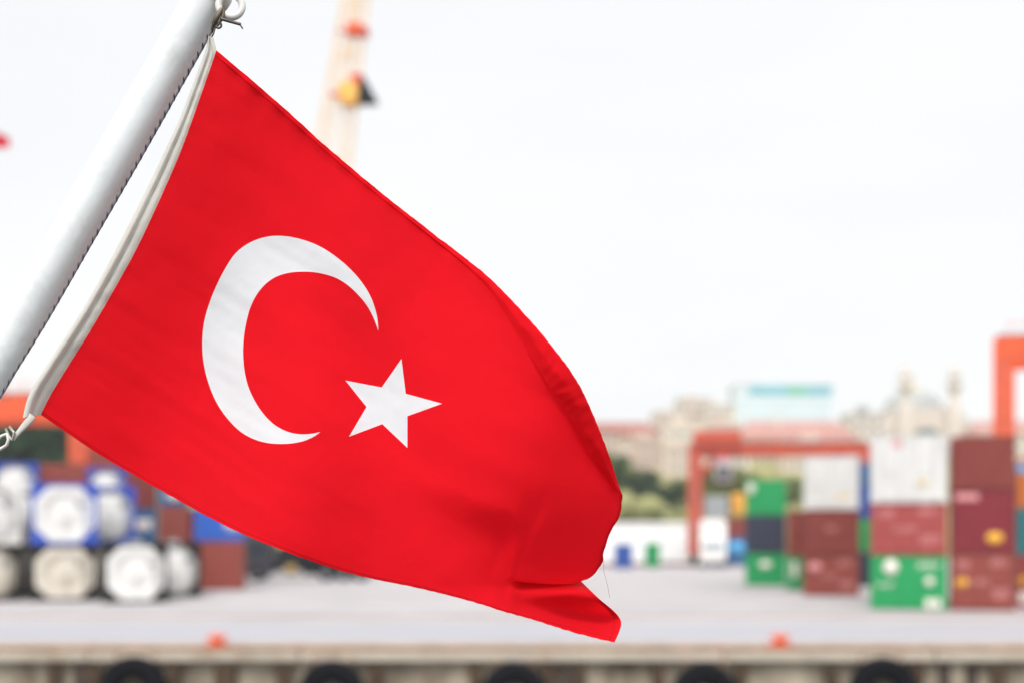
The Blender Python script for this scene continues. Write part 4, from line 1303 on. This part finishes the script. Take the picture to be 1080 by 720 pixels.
# heading: the white canvas sleeve sewn along the hoist
RB = [(223,39),(225.5,49),(227,57),(212,100),(202,130),(189,164),(177,193),(164,220),(146,259),(124,299),(104,335),(73,384),(51,420),(43,437)]
LB = [(219.5,38),(218.3,45),(216.5,54),(199.5,100),(189,127),(173,161),(160,189),(145,219),(125,258),(103,299),(83,333),(52,381),(31,415),(24,440)]
def sm_path(l, n):
    o = []
    for i in range(len(l)-1):
        p = [Vector(l[max(0, min(len(l)-1, i+k))]) for k in (-1,0,1,2)]
        for j in range(n): o.append(cr(*p, j/n))
    o.append(Vector(l[-1])); return o
def resample(path, n):
    acc = [0]
    for a, c in zip(path, path[1:]): acc.append(acc[-1] + (c-a).length)
    o = []
    for k in range(n):
        s_ = acc[-1]*k/(n-1); i = min(len(acc)-2, max(0, bisect.bisect_right(acc, s_)-1))
        o.append(path[i].lerp(path[i+1], (s_-acc[i])/max(1e-9, acc[i+1]-acc[i])))
    return o
r_ = resample([Vector((223, 39)), Vector((225.5, 49))] + [fp3(0, 2 + 10*k/80).to_2d() for k in range(81)], 130)
l_ = resample(sm_path(LB, 10), 130)
rows = []
for k_, (a, c) in enumerate(zip(l_, r_)):
    base = 0
    pts = []
    for j in range(11):
        f = j/10; p = a.lerp(c, f) if j < 10 else c + Vector((1.6, .6))
        rise = -.006*math.sin(min(1, f/.45)*math.pi) if f < .45 else -.0025*math.sin((f-.45)/.55*math.pi)   # rope sleeve and flat band
        pts.append(at(p.x, p.y, FLAG_D + wave(c.x, c.y)*(f*.9+.1) + rise + .0018*f + .0006 + .0006*noise.noise(Vector((k_*.25, f*2, 0)))))
    rows.append(pts)
hd = strip("heading", rows, band_cloth)
rows2 = [[p + Vector((0, .004, 0)) for p in r] for r in rows]
hb = strip("heading_back", rows2, band_cloth); hb.parent = hd; hb.matrix_parent_inverse = Matrix.Identity(4)
b = MB(); pts = [at(c.x-2.5, c.y, FLAG_D+wave(c.x, c.y)-.001) for a, c in zip(l_, r_)]
stp_ = []
for a, c in zip(pts, pts[1:]):
    for j in range(4): stp_.append(a.lerp(c, j/4))
stitch(stp_, .0005)
pts = [at(a.x*.55+c.x*.45, a.y*.55+c.y*.45, FLAG_D+wave(c.x, c.y)*.5+.0006) for a, c in zip(l_, r_)]
b.tube([p-ORG for p in pts], .0007, 5)
b.build("seam", mat("seam_grey", (.40,.39,.36), .9), hd)
# tapering webbing tail from the heading to the clip
tail = [(35,438),(28,446),(20,455),(13.5,463)]
b = MB(); tp = sm_path(tail, 6)
w_ = [9,7.5,5.5,4.5]
ribbon = []
for k_, p in enumerate(tp):
    f = k_/(len(tp)-1)*3; i = min(2, int(f)); w = (w_[i]+(w_[i+1]-w_[i])*(f-i))/2
    t = (tp[min(k_+1,len(tp)-1)]-tp[max(0,k_-1)]).normalized(); n = Vector((-t.y, t.x))
    ribbon.append([at(p.x+n.x*w*math.cos(a), p.y+n.y*w*math.cos(a), FLAG_D+.004-.0035*math.sin(a)) for a in [j*2*math.pi/12 for j in range(13)]])
strip("webbing", ribbon, band_cloth)
# loose thread by the fly end
b = MB(); b.tube([at(x_, y_, FLAG_D)-ORG for x_, y_ in ((640,566),(636,585),(637,603),(641,618),(643,630))], .00022, 4)
b.build("loose_thread", MATS["dark_red_thread"], flag)

# ------------------------------------------------------------------ flagpole, halyard and fittings
pole_m = mat("pole_white", (.72,.735,.735), .7, var=.04, scale=14, bump=.03, bscale=110, dirt=(.52,.53,.52), dirt_amt=.18, dirt_scale=16)
PD = FLAG_D + .035
dirv = Vector((-.498, 0, -.867))
# right edge runs (238,0) -> (0,411); axis half a width to the left
hw = 21.0
ax0 = at(236 - hw*.867, 8 - hw*.498, PD)
scl = PD / F
b = MB()
e = [ax0 + dirv*(scl*t) for t in (0, 200, 420, 700, 1300)]
b.tube(e, [hw*scl*.98, hw*scl, hw*scl*1.02, hw*scl*1.06, hw*scl*1.15], 48)
POLE0 = e[0]
pole = empty("flagpole", e[-1])
tag(pole, "white painted flagpole slanting across the top left corner", "flagpole")
def par(o, p):
    o.parent = p; o.matrix_parent_inverse = Matrix.Translation(-Vector(p.location)); return o
sp = par(b.build("staff", pole_m), pole)
b = MB()
Mq = Matrix.Translation(ax0) @ (-dirv).to_track_quat('Z', 'Y').to_matrix().to_4x4()
b.lathe([(hw*scl*1.0, -.002), (hw*scl*1.12, .0), (hw*scl*1.15, .008), (hw*scl*1.15, .016), (hw*scl*1.05, .022), (hw*scl*.8, .03), (hw*scl*.9,.05),(hw*scl*.6,.075),(0,.085)], 40, Mq)
par(b.build("truck_cap", mat("pole_cream", (.72,.70,.64), .5, var=.05)), pole)
# white eye fitting at the pole head
b = MB(); b.torus(at(243.0, 6.5, FLAG_D+.012), 12.2*scl, 3.7*scl, Vector((.15, -1, .1)), 36, 12)
b.tube([at(232, 2, PD), at(222, -2, PD)], 4*scl, 10)
par(b.build("eye_fitting", mat("eye_offwhite", (.62,.60,.56), .35, var=.1, scale=20)), pole)
# snap shackle, its body and toggle pin
steel = mat("worn_steel", (.08,.07,.065), .4, metal=.7, var=.3, scale=60)
brass = mat("dull_brass", (.15,.12,.09), .4, metal=.6, var=.25, scale=50)
def ptube(b, l, r, n=8): b.tube([at(a, c, d_) for a, c, d_ in l], r, n)
sn = empty("snap_shackle", at(232, 22, FLAG_D))
tag(sn, "small dark metal snap shackle at the flag's top corner", "shackle")
b = MB(); ptube(b, [(234.5,9,FLAG_D-.004),(230,16,FLAG_D-.006),(225.5,25,FLAG_D-.005),(224.5,28,FLAG_D-.003)], [.0028,.0045,.0042,.002], 10)
ptube(b, [(236,10,FLAG_D-.004),(235.5,17,FLAG_D-.004),(231.5,24,FLAG_D-.004),(228,29,FLAG_D-.003)], [.0022,.003,.0026,.002], 8)
par(b.build("body", brass), sn)
b = MB(); ptube(b, [(233,20,FLAG_D-.007),(243,23,FLAG_D-.007),(254,26,FLAG_D-.007)], [.0028,.0025,.0024], 8); ptube(b, [(253,26,FLAG_D-.007),(256,30.5,FLAG_D-.007)], .0013, 6)
b.torus(at(230.5, 27, FLAG_D-.004), .0042, .0018, Vector((0,-1,0)), 20, 8)
par(b.build("pin", steel), sn)
b = MB(); ptube(b, [(224.5,27,FLAG_D-.002),(221.5,34,FLAG_D-.001),(219,41,FLAG_D),(221.5,42.5,FLAG_D),(225,36,FLAG_D-.001),(227,29,FLAG_D-.002)], .0014, 8)
par(b.build("ring", brass), sn)
# lower clip
lc = empty("carabiner", at(8, 462, FLAG_D))
tag(lc, "pale metal clip holding the flag's lower corner at the left edge", "clip")
b = MB(); ptube(b, [(15,456,FLAG_D-.002),(10,449.5,FLAG_D),(6,452,FLAG_D+.002),(9,459,FLAG_D),(13,464,FLAG_D-.002),(15,456,FLAG_D-.002)], .0022, 8)
par(b.build("thimble", mat("thimble_grey", (.40,.38,.33), .4, metal=.4, var=.2, scale=40)), lc)
b = MB(); ptube(b, [(7.5,457,FLAG_D),(9,463,FLAG_D-.002),(7,469,FLAG_D-.001),(2,472,FLAG_D),(-6,477,FLAG_D)], .0026, 10); ptube(b, [(7.5,457,FLAG_D),(2,459,FLAG_D),(-6,466,FLAG_D)], .0022, 10)
par(b.build("hook", mat("galvanised", (.70,.66,.62), .4, metal=.3, var=.1, scale=40)), lc)
# halyard: plaited rope along the pole with dark flecks
rope_m = mat("rope_blue_grey", (.17,.155,.17), .8, var=.2, scale=80)
fleck = mat("rope_fleck", (.012,.012,.02), .8, var=.2, scale=80)
hy = empty("halyard", at(100, 235, FLAG_D))
tag(hy, "taut grey flecked halyard rope running down the pole's right edge", "rope")
path = [(227,24),(219.5,39),(200,74),(150,163),(100,250),(50,337),(0,418),(-60,520)]
pp = sm_path(path, 24)
wp = [at(p.x, p.y, FLAG_D - .0) for p in pp]
for s_ in range(4):
    b = MB(); L_ = 0; q = []
    for k_, p in enumerate(wp):
        if k_: L_ += (p-wp[k_-1]).length
    # resample finely so that the plait shows
    n = 560; tot = L_; acc = [0]
    for a, c in zip(wp, wp[1:]): acc.append(acc[-1]+(c-a).length)
    for k_ in range(n+1):
        s = tot*k_/n; i = min(len(acc)-2, max(0, bisect.bisect_right(acc, s)-1)); f = (s-acc[i])/(acc[i+1]-acc[i])
        p = wp[i].lerp(wp[i+1], f); ph = s/.0150*2*math.pi + s_*math.pi/2
        rr = .0013 * (1.35 if s_ == 0 else 1) * (1 - .45*k_/n)
        q.append(p + Vector((math.cos(ph)*rr*.867, math.sin(ph)*rr, -math.cos(ph)*rr*.498)))
    b.tube(q, [.0016*(1-.45*k_/n) for k_ in range(n+1)], 6)
    par(b.build("strand", fleck if s_ == 0 else rope_m), hy)

# ------------------------------------------------------------------ air
hm = bpy.data.materials.new("haze_air"); hm.use_nodes = True
N, L = hm.node_tree.nodes, hm.node_tree.links
N.clear()
o = N.new("ShaderNodeOutputMaterial"); v = N.new("ShaderNodeVolumePrincipled")
v.inputs["Color"].default_value = (.93, .95, 1.0, 1); v.inputs["Density"].default_value = 0.00024; v.inputs["Anisotropy"].default_value = .2
L.new(v.outputs[0], o.inputs["Volume"])
b = MB(); b.box(-1010, 1010, -310, 1410, -8, 85)
hb = b.build("haze", hm)
tag(hb, kind="stuff")
hb.display_type = 'WIRE'
